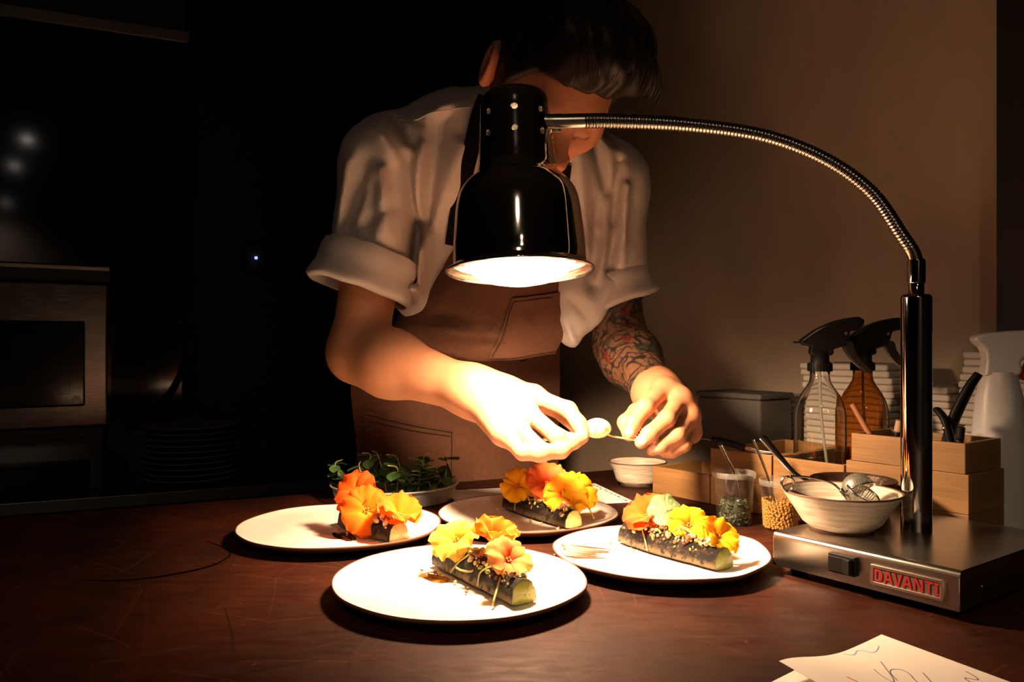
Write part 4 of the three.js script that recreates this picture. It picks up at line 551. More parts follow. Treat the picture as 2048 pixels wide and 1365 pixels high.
// trigger spray bottles
const clearGlass = phys(RGB(0.96, 0.97, 0.95), 0.02, { transmission: 1, thickness: 0.002, ior: 1.48 }), amberGlass = phys(RGB(0.62, 0.36, 0.14), 0.03, { transmission: 1, thickness: 0.002, ior: 1.48 });
const extr = (pts, k, depth, bev = 0.002) => { const s = new THREE.Shape(); const v = pts.map(([x, y]) => new THREE.Vector2(x * k, y * k)); s.moveTo(v[0].x, v[0].y); s.splineThru([...v.slice(1), v[0]]); return new THREE.ExtrudeGeometry(s, { depth: depth - 2 * bev, bevelEnabled: true, bevelSize: bev, bevelThickness: bev, bevelSegments: 3, curveSegments: 24 }).translate(0, 0, -depth / 2 + bev); };
function sprayBottle(label, at, glass, turn) {
  const t = thing('spray_bottle', label, 'spray bottle', at, turn, 'trigger spray bottles'), H = 0.17;
  const wall = [[0.0005, 0.0005], [0.03, 0.0005], [0.036, 0.003], [0.038, 0.008], [0.038, 0.098], [0.0372, 0.108], [0.034, 0.121], [0.028, 0.134], [0.02, 0.146], [0.0158, 0.154], [0.0145, 0.162], [0.0143, H]];
  part('bottle', lathe([...wall, ...wall.map(([r, y]) => [Math.max(0.0005, r - 0.0022), y < 0.01 ? y + 0.003 : y]).reverse()], 64), glass, t);
  part('dip_tube', tube([[0, H, 0], [0.002, 0.1, 0], [0.012, 0.008, 0.004]], 0.0022, 20, 8), phys(RGB(0.8, 0.8, 0.76), 0.3, { transmission: 0.5, thickness: 0 }), t);
  const ribs = []; for (let i = 0; i < 24; i++) { const a = i / 24 * Math.PI * 2; ribs.push(box(0.0018, 0.011, 0.002, 0, 0.006, 0.0172).rotateY(a)); }
  part('collar', [lathe([[0.0148, 0], [0.0172, 0], [0.0172, 0.012], [0.0135, 0.0145], [0.0135, 0.03], [0.0005, 0.03]], 40), ...ribs].map((g) => g.translate(0, H - 0.001, 0)), M.black, t);
  const k = 0.000199;
  part('spray_head', extr([[-130, 228], [-30, 300], [60, 345], [140, 372], [255, 392], [287, 380], [290, 350], [270, 325], [205, 305], [185, 250], [165, 205], [80, 170], [68, 130], [-55, 130], [-60, 190], [-120, 207]], k, 0.02, 0.003).translate(0, H, 0), phys(RGB(0.012, 0.011, 0.01), 0.22), t);
  part('tail_tip', tube([[-195 * k, H + 215 * k, 0], [-150 * k, H + 217 * k, 0], [-110 * k, H + 220 * k, 0]], 0.0016, 8, 8), M.black, t);
  part('trigger', extr([[168, 200], [195, 140], [255, 62], [335, 0], [366, -10], [350, 15], [290, 82], [245, 150], [222, 215]], k, 0.012, 0.0018).translate(0, H, 0), phys(RGB(0.03, 0.024, 0.02), 0.25), t);
  part('pivot_pin', cyl(0.0022, 0.0022, 0.022, 0, 0, 0, 16).rotateX(Math.PI / 2).translate(176 * k, H + 282 * k, 0), M.satin, t);
  part('nozzle', cyl(0.006, 0.0066, 0.012, 0, 0, 0, 20).rotateZ(-1.75).translate(283 * k, H + 365 * k, 0), M.black, t);
}
sprayBottle('clear glass spray bottle with a black trigger head', along(0.2955, 0.0515, 0.9522), clearGlass, -0.12);
sprayBottle('amber glass spray bottle with a black trigger head, behind the clear one', along(0.313, 0.14, 0.9522), amberGlass, -0.05);
{ // white plastic spray bottle
  const t = thing('white_spray_bottle', 'white plastic spray bottle with a red trigger, behind the tall bamboo stack', 'spray bottle', along(0.505, 0.155), -0.15), wm = phys(RGB(0.66, 0.64, 0.64), 0.35), H = 0.224;
  part('bottle', lathe([[0.0005, 0.001], [0.034, 0.001], [0.038, 0.006], [0.038, 0.09], [0.036, 0.115], [0.0335, 0.15], [0.03, 0.19], [0.024, 0.215], [0.0205, H]], 48).scale(1, 1, 0.8), wm, t);
  part('spray_head', extr([[-22, 0], [-20, 25], [-24, 42], [-34, 52], [-36, 58], [-20, 62], [30, 66], [62, 64], [64, 44], [40, 36], [24, 20], [22, 0]], 0.00083, 0.026, 0.004).translate(0, H - 0.001, 0), wm, t);
  part('trigger', extr([[34, 40], [30, 20], [20, -8], [30, -10], [48, 4], [56, 38]], 0.00083, 0.013, 0.002).translate(0.012, H, 0), M.red, t);
}
// tools standing in the top box
{
  const Y = 1.0064, tool = thing('black_handled_shears', 'black handled tool with a brass rivet in the top bamboo box', 'tool', along(0.492, 0.045, Y), UROT);
  part('handle', tube([[-0.012, 0.02, -0.01], [-0.002, 0.06, -0.014], [0.014, 0.1, -0.02], [0.024, 0.118, -0.024]], (u) => 0.0072 + 0.004 * Math.sin(Math.PI * clamp(u * 0.8 + 0.15)), 24, 12, 0.6), M.black, tool);
  part('handle', tube([[0.004, 0.02, 0.006], [-0.004, 0.05, 0.004], [-0.012, 0.062, 0.0], [-0.02, 0.068, -0.004]], (u) => 0.008, 20, 12, 0.6), M.black, tool);
  part('blade', tube([[-0.002, 0.001, 0], [-0.004, 0.02, -0.003], [-0.004, 0.044, -0.004]], 0.006, 12, 8, 0.3), M.steel, tool);
  part('rivet', new THREE.SphereGeometry(0.0032, 14, 10).translate(-0.004, 0.046, 0.01), std(RGB(0.6, 0.45, 0.2), 0.3, { metalness: 1 }), tool);
  const pen = (label, t, s, lean, body, cap, L) => { const p = thing('marker_pen', label, 'pen', along(t, s, Y), UROT, 'pens in the top bamboo box'); part('barrel', tube([[0, 0.001, 0], [lean * L * 0.7, L * 0.7, 0]], 0.0046, 8, 14), body, p); part('cap', tube([[lean * L * 0.68, L * 0.68, 0], [lean * L, L, 0]], 0.0052, 8, 14), cap, p); };
  pen('black marker pen with a red cap beside the riveted tool', 0.462, 0.04, -0.15, M.black, M.red, 0.058);
  pen('short black marker pen nearest the front of the top box', 0.507, 0.028, 0.1, M.black, M.black, 0.05);
  pen('black pen with a pale cap at the far end of the top box', 0.41, 0.05, 0.2, M.black, std(RGB(0.5, 0.35, 0.2), 0.5), 0.05);
  pen('dark pen leaning behind the lamp post', 0.437, 0.06, 0.3, M.black, M.rubber, 0.05);
  const stick = thing('wooden_stick', 'reddish wooden stick with a red end leaning in front of the amber bottle', 'stick', along(0.394, 0.03, Y), UROT); part('shaft', tube([[0.004, 0.012, 0], [-0.018, 0.046, 0], [-0.033, 0.07, 0]], 0.0042, 10, 10), std(RGB(0.3, 0.11, 0.045), 0.55), stick); part('tip', tube([[0.01, 0.002, 0], [0.003, 0.014, 0]], 0.0046, 4, 10), M.red, stick);
  single('red_tag', rbox(0.02, 0.004, 0.014, 0.001, 0, 0.002, 0).rotateY(UROT), M.red, 'small red tag lying in the box with the spray bottles', 'tag', along(0.345, 0.03, 0.9522));
}
// folded white cloths in stacks by the wall
{
  const cloth = std(RGB(0.62, 0.56, 0.5), 0.95), sizes = new Map();
  const stack = (label, group, t, s, w, d, n) => { const key = w + '_' + d; if (!sizes.has(key)) sizes.set(key, rbox(w, 0.0112, d, 0.0045, 0, 0.0056, 0, 2)); for (let i = 0; i < n; i++) { const m = single('folded_cloth', sizes.get(key), cloth, i === n - 1 ? label.replace('folded white cloth in', 'topmost folded white cloth of') : label, 'cloth', along(t + rr(-0.004, 0.004), s + rr(-0.003, 0.003), 0.9 + i * 0.0114), group); m.rotation.y = UROT + rr(-0.03, 0.03); } };
  stack('folded white cloth in the low stack left of the clear spray bottle', 'cloths left of the clear bottle', 0.06, 0.376, 0.1, 0.11, 14);
  stack('folded white cloth in the stack behind the two glass spray bottles', 'cloths behind the glass bottles', 0.215, 0.315, 0.17, 0.13, 20);
  stack('folded white cloth in the stack behind the lamp post', 'cloths behind the lamp post', 0.352, 0.315, 0.075, 0.12, 17);
  stack('folded white cloth in the tallest stack, behind the white spray bottle', 'cloths behind the white bottle', 0.47, 0.32, 0.13, 0.12, 22);
  const g = thing('grey_storage_bin', 'plain grey storage bin standing by the wall behind the tattooed arm', 'bin', along(-0.07, 0.2), UROT), gm = std(RGB(0.11, 0.1, 0.092), 0.7);
  part('bin_body', rbox(0.148, 0.158, 0.1, 0.006, 0.074, 0.079, -0.05), gm, g); part('lid', rbox(0.154, 0.011, 0.106, 0.004, 0.074, 0.1635, -0.05), gm, g);
}
// ---------------------------------------------------------------- bowls, cups and spoons
const stoneGlaze = tex(256, 256, (u, v, x, y) => { const n = fbm(x / 40, y / 18, 3, 5), s = noise(x / 3, y / 3, 5) > 0.55 ? 0.55 : 1; const q = clamp(0.5 + n * 1.6); return [lerp(0.72, 0.86, q) * s, lerp(0.66, 0.83, q) * s, lerp(0.58, 0.77, q) * s]; });
const stone = phys(0xffffff, 0.4, { map: stoneGlaze, clearcoat: 0.3, clearcoatRoughness: 0.3 });
function bowlAt(label, at, r, h, seed, foot) {
  const t = thing('ceramic_bowl', label, 'bowl', at, seed), wob = (a, y) => 1 + 0.012 * Math.sin(2 * a + seed) * y / h;
  const ring = (pr) => grid((u, v) => { const a = u * Math.PI * 2, f = v * (pr.length - 1), i = Math.min(pr.length - 2, Math.floor(f)), s = f - i, q = lerp(pr[i][0], pr[i + 1][0], s), y = lerp(pr[i][1], pr[i + 1][1], s) + 0.0006 * noise(Math.cos(a) * 3 + seed, Math.sin(a) * 3); return [Math.sin(a) * q * wob(a, y), Math.max(0, y), Math.cos(a) * q * wob(a, y)]; }, 80, (pr.length - 1) * 3, true);
  part('bowl_inside', ring([[0.0005, h * 0.16], [foot * 0.7, h * 0.17], [foot, h * 0.26], [r * 0.8, h * 0.66], [r * 0.955, h * 0.985]]), stone, t);
  part('bowl_wall', ring([[foot * 1.02, h * 0.08], [foot * 1.25, h * 0.22], [r * 0.84, h * 0.64], [r * 0.985, h * 0.97]]), stone, t);
  part('rim', ring([[r * 0.95, h * 0.98], [r * 0.965, h], [r * 0.985, h], [r * 0.993, h * 0.965], [r * 0.98, h * 0.955]]), ironRim, t, 'brown edged rim');
  part('foot_ring', ring([[foot * 1.03, h * 0.085], [foot, 0.0], [foot * 0.85, 0.0], [foot * 0.84, h * 0.06], [0.0005, h * 0.06]]), clay, t);
}
bowlAt('pale speckled bowl holding a wire tea strainer, standing on the lamp base', [0.384, 0.9472, -0.955], 0.0665, 0.046, 0.6, 0.035);
bowlAt('small pale bowl near the cook, behind the low bamboo box', [0.2331, 0.9, -1.52], 0.054, 0.045, 2.2, 0.032);
{ // tea strainer tongs in the bowl
  const t = thing('tea_strainer', 'wire tea ball strainer with a looped spring handle lying in the pale bowl', 'strainer');
  const loop = []; for (let i = 0; i <= 40; i++) { const a = i / 40 * Math.PI * 4, c = [0.3192, 1.0016, -0.95]; loop.push([c[0] + 0.0068 * Math.cos(a + 2), c[1] + 0.0085 * Math.sin(a + 2), c[2] + 0.0002 * i - 0.003]); }
  part('spring_loop', tube(loop, 0.0011, 120, 8), M.wire, t);
  part('handle_wire', tube([[0.3204, 1.0111, -0.945], [0.3452, 1.0086, -0.95], [0.3721, 1.0013, -0.955], [0.3823, 0.9929, -0.95]], 0.0013, 30, 8), M.wire, t);
  part('handle_wire', tube([[0.3221, 0.9941, -0.95], [0.3395, 0.9877, -0.95], [0.3645, 0.9804, -0.955], [0.3899, 0.9794, -0.96]], 0.0013, 30, 8), M.wire, t);
  part('clasp', tube([[0.3812, 0.9947, -0.95], [0.3849, 0.9892, -0.945], [0.3884, 0.9841, -0.945]], 0.0032, 10, 8), M.wire, t);
  const mesh = tex(64, 64, (u, v, x, y) => grey((x % 16 < 6) || (y % 16 < 6) ? 1 : 0.45), false, [10, 6]);
  const net = phys(RGB(0.3, 0.31, 0.26), 0.4, { metalness: 0.6, alphaMap: mesh, transparent: true });
  const half = (flip) => { const pos = flip ? [0.4051, 0.9921, -0.945] : [0.4035, 0.9943, -0.955], g = new THREE.Group(); g.name = 'half_ball'; g.position.set(...pos); g.rotation.set(flip ? 0.5 : -0.55, 0.2, flip ? -0.35 + Math.PI : 0.25); t.add(g);
    part('mesh_cup', new THREE.SphereGeometry(0.0185, 32, 12, 0, Math.PI * 2, 0, Math.PI / 2), net, g); part('wire_rim', new THREE.TorusGeometry(0.0188, 0.0013, 8, 40).rotateX(Math.PI / 2), M.wire, g); };
  half(true); half(false);
}
{ // dark pan behind the bowl
  const t = thing('iron_pan', 'small dark brown iron pan behind the bowl on the lamp base', 'pan', [0.441, 0.9472, -1.06]), m = std(RGB(0.045, 0.02, 0.012), 0.45, { metalness: 0.4, bumpMap: plasterBump, bumpScale: 0.0015 });
  part('pan_body', lathe([[0.0005, 0.0005], [0.036, 0.0005], [0.04, 0.003], [0.052, 0.038], [0.0535, 0.041], [0.0525, 0.042], [0.0505, 0.0395], [0.038, 0.005], [0.0005, 0.004]], 56), m, t);
  part('handle', tube([[0.047, 0.034, -0.012], [0.062, 0.03, -0.016], [0.075, 0.026, -0.02]], 0.0042, 12, 10, 0.5), m, t);
}
const clearPlastic = phys(RGB(0.93, 0.93, 0.91), 0.05, { transmission: 0.99, thickness: 0, ior: 1.4, specularIntensity: 0.5 });
function deliCup(label, at, r0, r1, h) {
  const t = thing('plastic_cup', label, 'cup', at, 0, 'clear plastic cups'); part('cup_wall', lathe([[0.0005, 0.0008], [r0 - 0.002, 0.0008], [r0, 0.003], [r1, h - 0.009]], 48), clearPlastic, t);
  part('lip', lathe([[r1, h - 0.009], [r1 + 0.0022, h - 0.008], [r1 + 0.0024, h - 0.001], [r1 + 0.001, h], [r1 + 0.0004, h - 0.001]], 48), phys(RGB(0.85, 0.85, 0.82), 0.15, { transmission: 0.88, thickness: 0 }), t);
}
deliCup('clear plastic cup of dark green herb oil', [0.324, 0.9, -1.196], 0.025, 0.0285, 0.077);
deliCup('clear plastic cup of yellow mustard pearls', [0.383, 0.9, -1.17], 0.0245, 0.0275, 0.07);
{ // contents
  const lst = [], r = rng(12), r2 = rng(13), greens = [[0.012, 0.02, 0.005], [0.028, 0.038, 0.006], [0.008, 0.012, 0.004], [0.045, 0.05, 0.008]];
  for (let i = 0; i < 420; i++) { const a = r() * 6.283, q = 0.0243 * Math.sqrt(0.55 + 0.45 * r()), y = 0.004 + 0.031 * r(), s = 0.002 + 0.003 * r(); lst.push(tinted(new THREE.IcosahedronGeometry(s, 0).scale(1, 0.5, 1.4).rotateX(r() * 6).rotateY(r() * 6).translate(Math.cos(a) * (q - 0.0045), y, Math.sin(a) * (q - 0.0045)), greens[Math.floor(r() * 4)])); }
  lst.push(tinted(lathe([[0.0005, 0.0025], [0.019, 0.0025], [0.02, 0.032], [0.0005, 0.033]], 40), [0.012, 0.016, 0.005]));
  const herb = single('herb_oil', lst, phys(0xffffff, 0.6, { vertexColors: true }), 'dark green chopped herbs in oil filling the plastic cup', 'herbs', [0.324, 0.9, -1.196]); herb.userData.kind = 'stuff';
  const N = 620, pearls = new THREE.InstancedMesh(new THREE.SphereGeometry(0.00215, 10, 8), phys(RGB(0.42, 0.19, 0.03), 0.3), N), mt = new THREE.Matrix4();
  for (let i = 0; i < N; i++) { const layer = Math.floor(i / 40), k = i % 40, y = 0.0035 + layer * 0.0024, R0 = lerp(0.0245, 0.0275, y / 0.061) - 0.0026, out = k < 30, a = out ? (k / 30 + r2() * 0.018) * 6.283 + layer * 1.7 : r2() * 6.283, q = out ? R0 : R0 * Math.sqrt(r2()) * 0.8; mt.makeTranslation(Math.cos(a) * q, y + (r2() - 0.5) * 0.0014, Math.sin(a) * q); pearls.setMatrixAt(i, mt); }
  pearls.name = 'mustard_pearls'; pearls.position.set(0.383, 0.9, -1.17); pearls.userData = { kind: 'stuff', label: 'yellow mustard pearls filling the plastic cup', category: 'pearls' }; shadows(pearls); scene.add(pearls);
}
function spoon(label, pts, w, bowlTo) {
  const t = thing('steel_spoon', label, 'spoon', [0, 0, 0], 0, 'spoons standing in cups'); const dark = std(RGB(0.3, 0.28, 0.26), 0.22, { metalness: 1 });
  part('handle', tube(pts, (u) => w * (1 - 0.62 * u), 30, 12, 0.3), dark, t);
  const e = A(pts[pts.length - 1]), d = A(bowlTo).sub(e), L = d.length(), q = new THREE.Quaternion().setFromUnitVectors(V(0, -1, 0), d.normalize());
  const g = new THREE.SphereGeometry(1, 20, 12, 0, Math.PI * 2, 0, Math.PI / 2).rotateX(Math.PI / 2).scale(0.009, L * 0.55, 0.004).translate(0, -L * 0.5, 0).applyQuaternion(q).translate(e.x, e.y, e.z); part('spoon_bowl', g, dark, t);
}
spoon('broad dark spoon standing in the cup of green herbs', [[0.3051, 1.0159, -1.2], [0.3154, 0.9947, -1.2], [0.3258, 0.9738, -1.198], [0.3318, 0.9355, -1.196]], 0.0095, [0.3349, 0.9067, -1.194]);
spoon('straight steel spoon standing in the cup of mustard pearls', [[0.3475, 1.0256, -1.18], [0.357, 1, -1.178], [0.3668, 0.9718, -1.175], [0.3765, 0.9361, -1.174]], 0.0065, [0.383, 0.9115, -1.172]);
spoon('long steel spoon leaning into the iron pan', [[0.3452, 1.0351, -1.13], [0.3628, 1.0096, -1.11], [0.3775, 0.9899, -1.09], [0.3998, 0.9786, -1.082]], 0.0062, [0.4182, 0.9687, -1.075]);
{ const t = thing('black_palette_knife', 'thin black handled knife lying across the bamboo boxes', 'knife'); part('handle', tube([[0.3244, 1.0068, -1.33], [0.3443, 1.0044, -1.31], [0.3665, 0.9983, -1.29]], 0.0055, 16, 10, 0.5), M.black, t); part('blade', tube([[0.3653, 0.9989, -1.291], [0.3825, 0.9948, -1.275], [0.4009, 0.9942, -1.262]], (u) => 0.005 * (1 - 0.6 * u), 16, 8, 0.2), M.wire, t); part('tang', tube([[0.3097, 1.0081, -1.34], [0.326, 1.006, -1.33]], 0.0018, 6, 8), M.wire, t); }

// ---------------------------------------------------------------- herbs, sheet and paper
{
  const t = thing('herb_tray', 'shallow clear plastic tub of green shoots behind the left plate', 'tub', [-0.198, 0.9, -1.384]); part('tub_wall', lathe([[0.0005, 0.0008], [0.094, 0.0008], [0.099, 0.004], [0.104, 0.026]], 72), phys(RGB(0.75, 0.78, 0.72), 0.25, { transmission: 0.75, thickness: 0 }), t); part('lip', lathe([[0.104, 0.026], [0.108, 0.027], [0.108, 0.0295], [0.1055, 0.0295]], 72), phys(RGB(0.72, 0.72, 0.66), 0.3, { transmission: 0.5, thickness: 0 }), t);
  const leafM = [phys(RGB(0.06, 0.14, 0.03), 0.5, { transmission: 0.12, thickness: 0 }), phys(RGB(0.09, 0.19, 0.045), 0.5, { transmission: 0.12, thickness: 0 }), phys(RGB(0.04, 0.09, 0.03), 0.5)], sm = phys(RGB(0.4, 0.4, 0.17), 0.6), r = rng(21);
  const blade = (s) => grid((u, v) => { const q = (u - 0.5) * 2, w = Math.pow(Math.sin(Math.PI * clamp(v * 0.93 + 0.03)), 0.7) * 0.62; return [q * w * s, 0.12 * s * q * q - 0.1 * s * v * v, v * s * 1.15]; }, 6, 8);
  const spots = [[-0.045, 0.04], [-0.02, -0.03], [0.01, 0.045], [0.02, -0.01], [0.045, 0.03], [0.065, -0.02], [0.08, 0.03], [-0.07, -0.01], [0.095, 0.0], [0.05, 0.06], [-0.09, 0.02]];
  const words = ['leftmost of the middle row', 'at the rear, left of centre', 'in the front, left of centre', 'in the very middle', 'in the front, right of centre', 'at the rear, on the right', 'in the front, on the right', 'at the rear, far left', 'at the right end', 'nearest the camera', 'at the far left end'];
  spots.forEach(([x, z], i) => { const s = thing('pea_shoot', 'green leafy shoot in the plastic tub, ' + words[i], 'shoot', [-0.198 + x * 0.85, 0.902, -1.384 + z * 0.85], r() * 6, 'shoots in the plastic tub'); const n = 11 + Math.floor(r() * 4), top = [rr(-0.025, 0.025), 0.05 + 0.024 * r(), rr(-0.02, 0.02)];
    part('stem', tube([[0, 0, 0], [top[0] * 0.3, top[1] * 0.5, top[2] * 0.5], top, [top[0] + rr(-0.02, 0.02), top[1] + 0.006, top[2] + 0.014]], 0.0011, 16, 6), sm, s);
    for (let k = 0; k < n; k++) { const f = 0.25 + 0.75 * k / n, g = blade(0.015 + 0.01 * r()).rotateX(rr(-0.6, 1.2)).rotateY(k * 2.4 + r()).translate(top[0] * f, top[1] * f + 0.004, top[2] * f); part('leaf', g, leafM[Math.floor(r() * 3)], s); } });
  // the white sheet behind the far plate
  const s = thing('white_sheet', 'flat white sheet with small dark marks along its edge behind the far plate', 'sheet'), a = [-0.119, -1.456], b = [0.155, -1.53], n = [0.26, 0.965], W = 0.18;
  part('paper', sheet((u, v) => { const x = lerp(b[0], a[0], u), z = lerp(b[1], a[1], u); return [x + n[0] * W * v, 0.9012, z + n[1] * W * v]; }, 4, 4, 0.001), std(RGB(0.75, 0.72, 0.68), 0.8), s);
  const r3 = rng(8), marks = []; for (let i = 0; i < 13; i++) { const v = 0.12 + 0.07 * i; marks.push(box(0.003 + 0.004 * r3(), 0.0004, 0.002 + 0.002 * r3()).rotateY(r3() * 3).translate(b[0] + n[0] * W * v - 0.007 - 0.004 * r3(), 0.9015, b[1] + n[1] * W * v)); }
  for (const g of marks) part('dark_mark', g, M.rubber, s);
}
{ // note paper at the near right
  const cv = document.createElement('canvas'); cv.width = cv.height = 1024; const c = cv.getContext('2d'); c.fillStyle = '#efe6dc'; c.fillRect(0, 0, 1024, 1024); c.lineCap = 'round';
  const scrib = (pts, w, col) => { c.strokeStyle = col; c.lineWidth = w; c.beginPath(); c.moveTo(...pts[0]); for (let i = 1; i < pts.length - 1; i++) c.quadraticCurveTo(...pts[i], (pts[i][0] + pts[i + 1][0]) / 2, (pts[i][1] + pts[i + 1][1]) / 2); c.stroke(); };
  const ink = '#6f6674'; c.translate(-60, 330);
  scrib([[120, 330], [150, 250], [190, 330], [215, 250], [250, 320], [270, 240], [330, 250]], 6, ink); scrib([[300, 420], [420, 300], [440, 380], [330, 470], [420, 520], [560, 360]], 5, ink); scrib([[360, 560], [520, 420], [540, 470], [420, 600]], 5, ink);
  for (let k = 0; k < 5; k++) scrib([[520 + k * 40, 300 + k * 30], [560 + k * 40, 250 + k * 30], [570 + k * 40, 310 + k * 30], [600 + k * 40, 270 + k * 30], [615 + k * 40, 320 + k * 30]], 5, ink);
  scrib([[560, 120], [640, 180], [700, 190]], 4, '#9a9090'); scrib([[200, 640], [300, 600], [320, 680], [420, 640], [470, 720]], 5, '#8c84a8'); scrib([[760, 420], [770, 480], [775, 560]], 16, '#d8762c');
  const t1 = new THREE.CanvasTexture(cv); t1.colorSpace = THREE.SRGBColorSpace;
  const pm = std(0xffffff, 0.85, { map: t1 }), pl = std(RGB(0.8, 0.75, 0.69), 0.85);
  const P0 = [0.3325, -0.7378];
  single('note_paper', sheet((u, v) => { const x = P0[0] + 0.46 * 0.24 * v - 0.8 * 0.15 * u, z = P0[1] + 0.888 * 0.24 * v + 0.6 * 0.15 * u; return [x - 0.012 * Math.sin(u * 3), 0.9028 + 0.011 * sstep(0.3, 1, u) * (1 - 0.4 * v) + 0.003 * Math.sin(v * 5 + u * 3) * u, z + 0.014 * Math.sin(u * 3.1)]; }, 24, 24, 0.0003), pm, 'curled white paper with handwriting and an orange stroke at the near right corner', 'paper');
  single('blank_paper', sheet((u, v) => [0.247 - 0.1 * u + 0.1 * v, 0.9008 + 0.0016 * (1 - v) * (1 - u), -0.676 + 0.085 * u + 0.2 * v], 12, 12, 0.0003), pl, 'blank paper corner under the handwritten sheet', 'paper');
}


// ---------------------------------------------------------------- the dark kitchen behind, on the left
{
  const CX = -1.286, CZ = -2.06, ROT = Math.atan2(0.429, 0.903);
  const back = (x, y, z) => [CX + EX * x + 0.429 * z, y, CZ + EZ * x + 0.903 * z];   // x along the rear counter, z out of it
  const brushed = std(RGB(0.34, 0.32, 0.3), 1, { metalness: 1, roughnessMap: tex(256, 256, (u, v, x, y) => grey(0.24 + 0.1 * noise(x / 60, y / 1.3, 2)), false, [2, 4]) });
  const dark = std(RGB(0.03, 0.028, 0.026), 0.5), blackGlass = phys(RGB(0.006, 0.006, 0.007), 0.12, { clearcoat: 1, clearcoatRoughness: 0.1 });
  const ct = thing('rear_counter', 'dark steel counter along the back of the kitchen', 'counter', back(0, 0, 0), ROT);
  part('counter_top', rbox(1.9, 0.035, 0.7, 0.004, -0.08, 0.7405, -0.35), std(RGB(0.12, 0.11, 0.1), 0.35, { metalness: 1 }), ct); part('carcass', box(1.86, 0.72, 0.64, -0.08, 0.361, -0.37), dark, ct);
  for (let i = 0; i < 3; i++) { const d = part('door', rbox(0.6, 0.6, 0.02, 0.004, -0.62 + i * 0.62, 0.4, -0.03), brushed, ct); part('handle', rbox(0.16, 0.014, 0.016, 0.004, -0.62 + i * 0.62, 0.66, -0.012), M.steel, d); }
  const rs = thing('oven_stand', 'low black stand under the oven', 'stand', back(-0.1, 0.758, -0.36), ROT); part('shelf', box(0.66, 0.02, 0.42, 0, 0.157, 0), dark, rs); for (const x of [-0.31, 0.31]) part('side', box(0.03, 0.147, 0.42, x, 0.0735, 0), dark, rs);
  const ov = thing('oven', 'stainless steel oven with a black touch screen', 'oven', back(-0.1, 0.925, -0.15), ROT + 0.13);
  part('oven_body', rbox(0.684, 0.405, 0.42, 0.006, 0, 0.2025, -0.21), brushed, ov); part('top_cover', rbox(0.7, 0.05, 0.44, 0.006, 0, 0.431, -0.208), dark, ov); part('edge_trim', rbox(0.69, 0.012, 0.006, 0.002, 0, 0.446, 0.014), M.satin, ov);
  const sc = part('screen_panel', rbox(0.384, 0.237, 0.014, 0.006, 0.092, 0.1785, 0.007), blackGlass, ov, 'dark touch screen'); part('screen_bezel', rbox(0.33, 0.18, 0.002, 0.001, 0.08, 0.185, 0.0145), blackGlass, sc); part('control_knob', cyl(0.011, 0.011, 0.008, 0, 0, 0, 20).rotateX(Math.PI / 2).translate(0.262, 0.078, 0.018), M.satin, sc);
  const pot = thing('lidded_pot', 'black lidded pot on top of the oven', 'pot', back(-0.19, 1.3812, -0.33), ROT); part('pot_body', lathe([[0.0005, 0], [0.11, 0], [0.115, 0.01], [0.118, 0.025]], 40), dark, pot); part('lid', lathe([[0.121, 0.025], [0.12, 0.032], [0.09, 0.045], [0.03, 0.052], [0.0005, 0.053]], 40), dark, pot);
  const fr = thing('steel_cabinet', 'tall brushed steel cabinet behind the oven mirroring small ceiling lights', 'cabinet', back(-0.26, 0.758, -0.62), ROT);
  part('door_panel', rbox(1.45, 1.35, 0.03, 0.004, 0, 0.676, -0.016), std(RGB(0.085, 0.085, 0.09), 0.075, { metalness: 1 }), fr); part('cabinet_body', box(1.45, 1.35, 0.06, 0, 0.676, -0.0625), dark, fr);
  const tall = thing('tall_dark_cupboard', 'tall dark cupboard beside the steel cabinet', 'cupboard', back(0.82, 0, -0.75), ROT); part('cupboard_body', box(0.66, 2.3, 0.3, 0, 1.15, -0.15), dark, tall); part('door', rbox(0.3, 1.5, 0.02, 0.004, -0.16, 1.5, 0.011), dark, tall); part('door', rbox(0.3, 1.5, 0.02, 0.004, 0.16, 1.5, 0.011), dark, tall);
  const dev = thing('wall_controller', 'small black control box with a blue light on the cupboard', 'controller', back(0.716, 1.41, -0.727), ROT); part('case', rbox(0.07, 0.11, 0.022, 0.004, 0, 0.055, 0.011), M.rubber, dev); part('indicator_led', new THREE.SphereGeometry(0.006, 14, 10).translate(0.004, 0.062, 0.023), std(RGB(0.1, 0.15, 0.4), 0.3, { emissive: RGB(0.35, 0.45, 1), emissiveIntensity: 1.2 }), dev, 'blue indicator light');
  const led = new THREE.PointLight(RGB(0.35, 0.45, 1), 0.0004); const lp = back(0.716, 1.472, -0.685); led.position.set(...lp); led.castShadow = true; scene.add(led);
  single('power_cable', tube([back(0.485, 1.95, -0.6), back(0.486, 1.7, -0.59), back(0.484, 1.3, -0.585), back(0.47, 1.1, -0.57), back(0.42, 0.98, -0.53), back(0.36, 0.92, -0.48)], 0.007, 40, 10), M.rubber, 'black power cable hanging in front of the steel cabinet', 'cable');
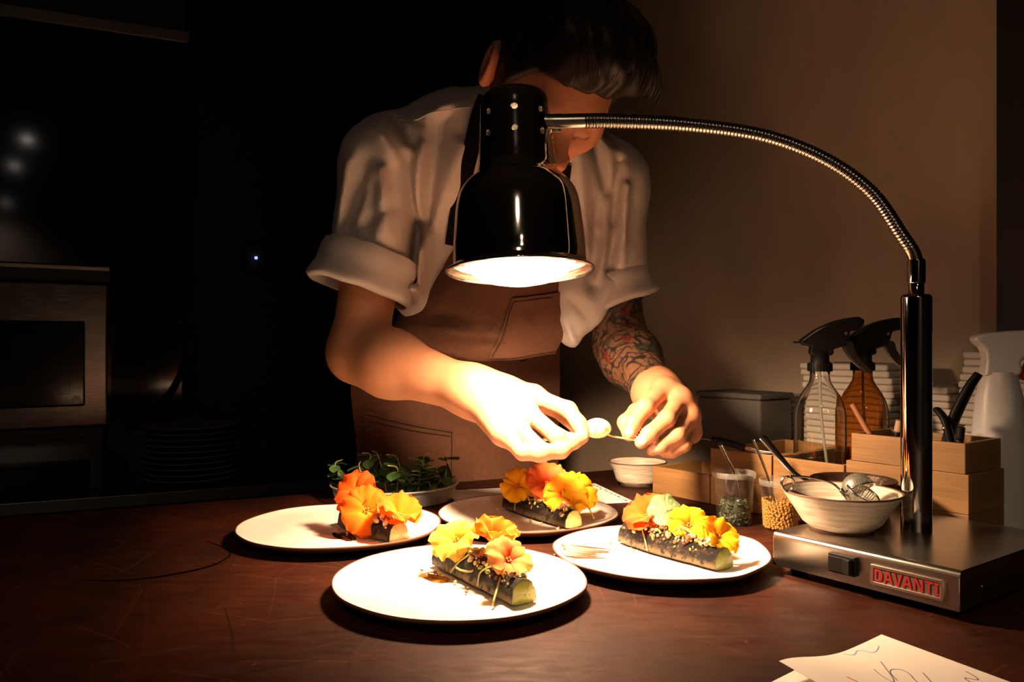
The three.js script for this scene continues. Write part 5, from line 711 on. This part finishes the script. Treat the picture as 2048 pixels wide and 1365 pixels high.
  const hd = thing('extractor_hood', 'dark extractor hood with a brownish lower edge hanging from the ceiling', 'hood', back(-0.25, 2.08, -0.25), ROT); part('hood_body', box(1.4, 0.6, 0.3, 0, 0.31, -0.15), dark, hd); part('lower_trim', rbox(1.42, 0.02, 0.31, 0.004, 0, 0.0, -0.157), M.rubber, hd); part('edge_strip', rbox(1.42, 0.035, 0.006, 0.002, 0, 0.006, 0.003), M.satin, hd);
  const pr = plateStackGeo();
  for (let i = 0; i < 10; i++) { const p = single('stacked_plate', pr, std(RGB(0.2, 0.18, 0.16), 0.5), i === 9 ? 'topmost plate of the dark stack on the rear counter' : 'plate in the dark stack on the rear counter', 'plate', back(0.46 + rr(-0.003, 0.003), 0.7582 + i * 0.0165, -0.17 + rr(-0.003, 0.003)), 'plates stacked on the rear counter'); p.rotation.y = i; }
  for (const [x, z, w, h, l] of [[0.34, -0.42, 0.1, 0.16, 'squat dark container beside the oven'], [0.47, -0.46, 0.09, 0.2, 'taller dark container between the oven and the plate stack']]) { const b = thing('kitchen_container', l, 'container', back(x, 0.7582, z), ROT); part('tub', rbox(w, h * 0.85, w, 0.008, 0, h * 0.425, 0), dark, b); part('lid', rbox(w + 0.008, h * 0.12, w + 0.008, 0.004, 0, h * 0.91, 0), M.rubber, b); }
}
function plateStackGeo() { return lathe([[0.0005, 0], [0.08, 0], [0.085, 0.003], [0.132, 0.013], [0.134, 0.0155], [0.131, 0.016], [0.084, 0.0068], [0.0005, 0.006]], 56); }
for (const [i, [x, y, z]] of DOWNLIGHTS.entries()) { const t = thing('ceiling_downlight', 'small recessed ceiling downlight in the dining room, number ' + ['one', 'two', 'three'][i] + ' from the worktop', 'downlight', [x, 2.7, z], 0, 'dining room downlights'); part('trim_ring', lathe([[0.03, 0], [0.045, 0], [0.046, -0.004], [0.034, -0.006], [0.03, 0]], 32), M.satin, t); part('light_disc', lathe([[0.0005, -0.003], [0.03, -0.003]], 32), std(RGB(0.9, 0.85, 0.8), 0.4, { emissive: RGB(1, 0.9, 0.78), emissiveIntensity: 20 }), t); }


renderer.render(scene, camera);
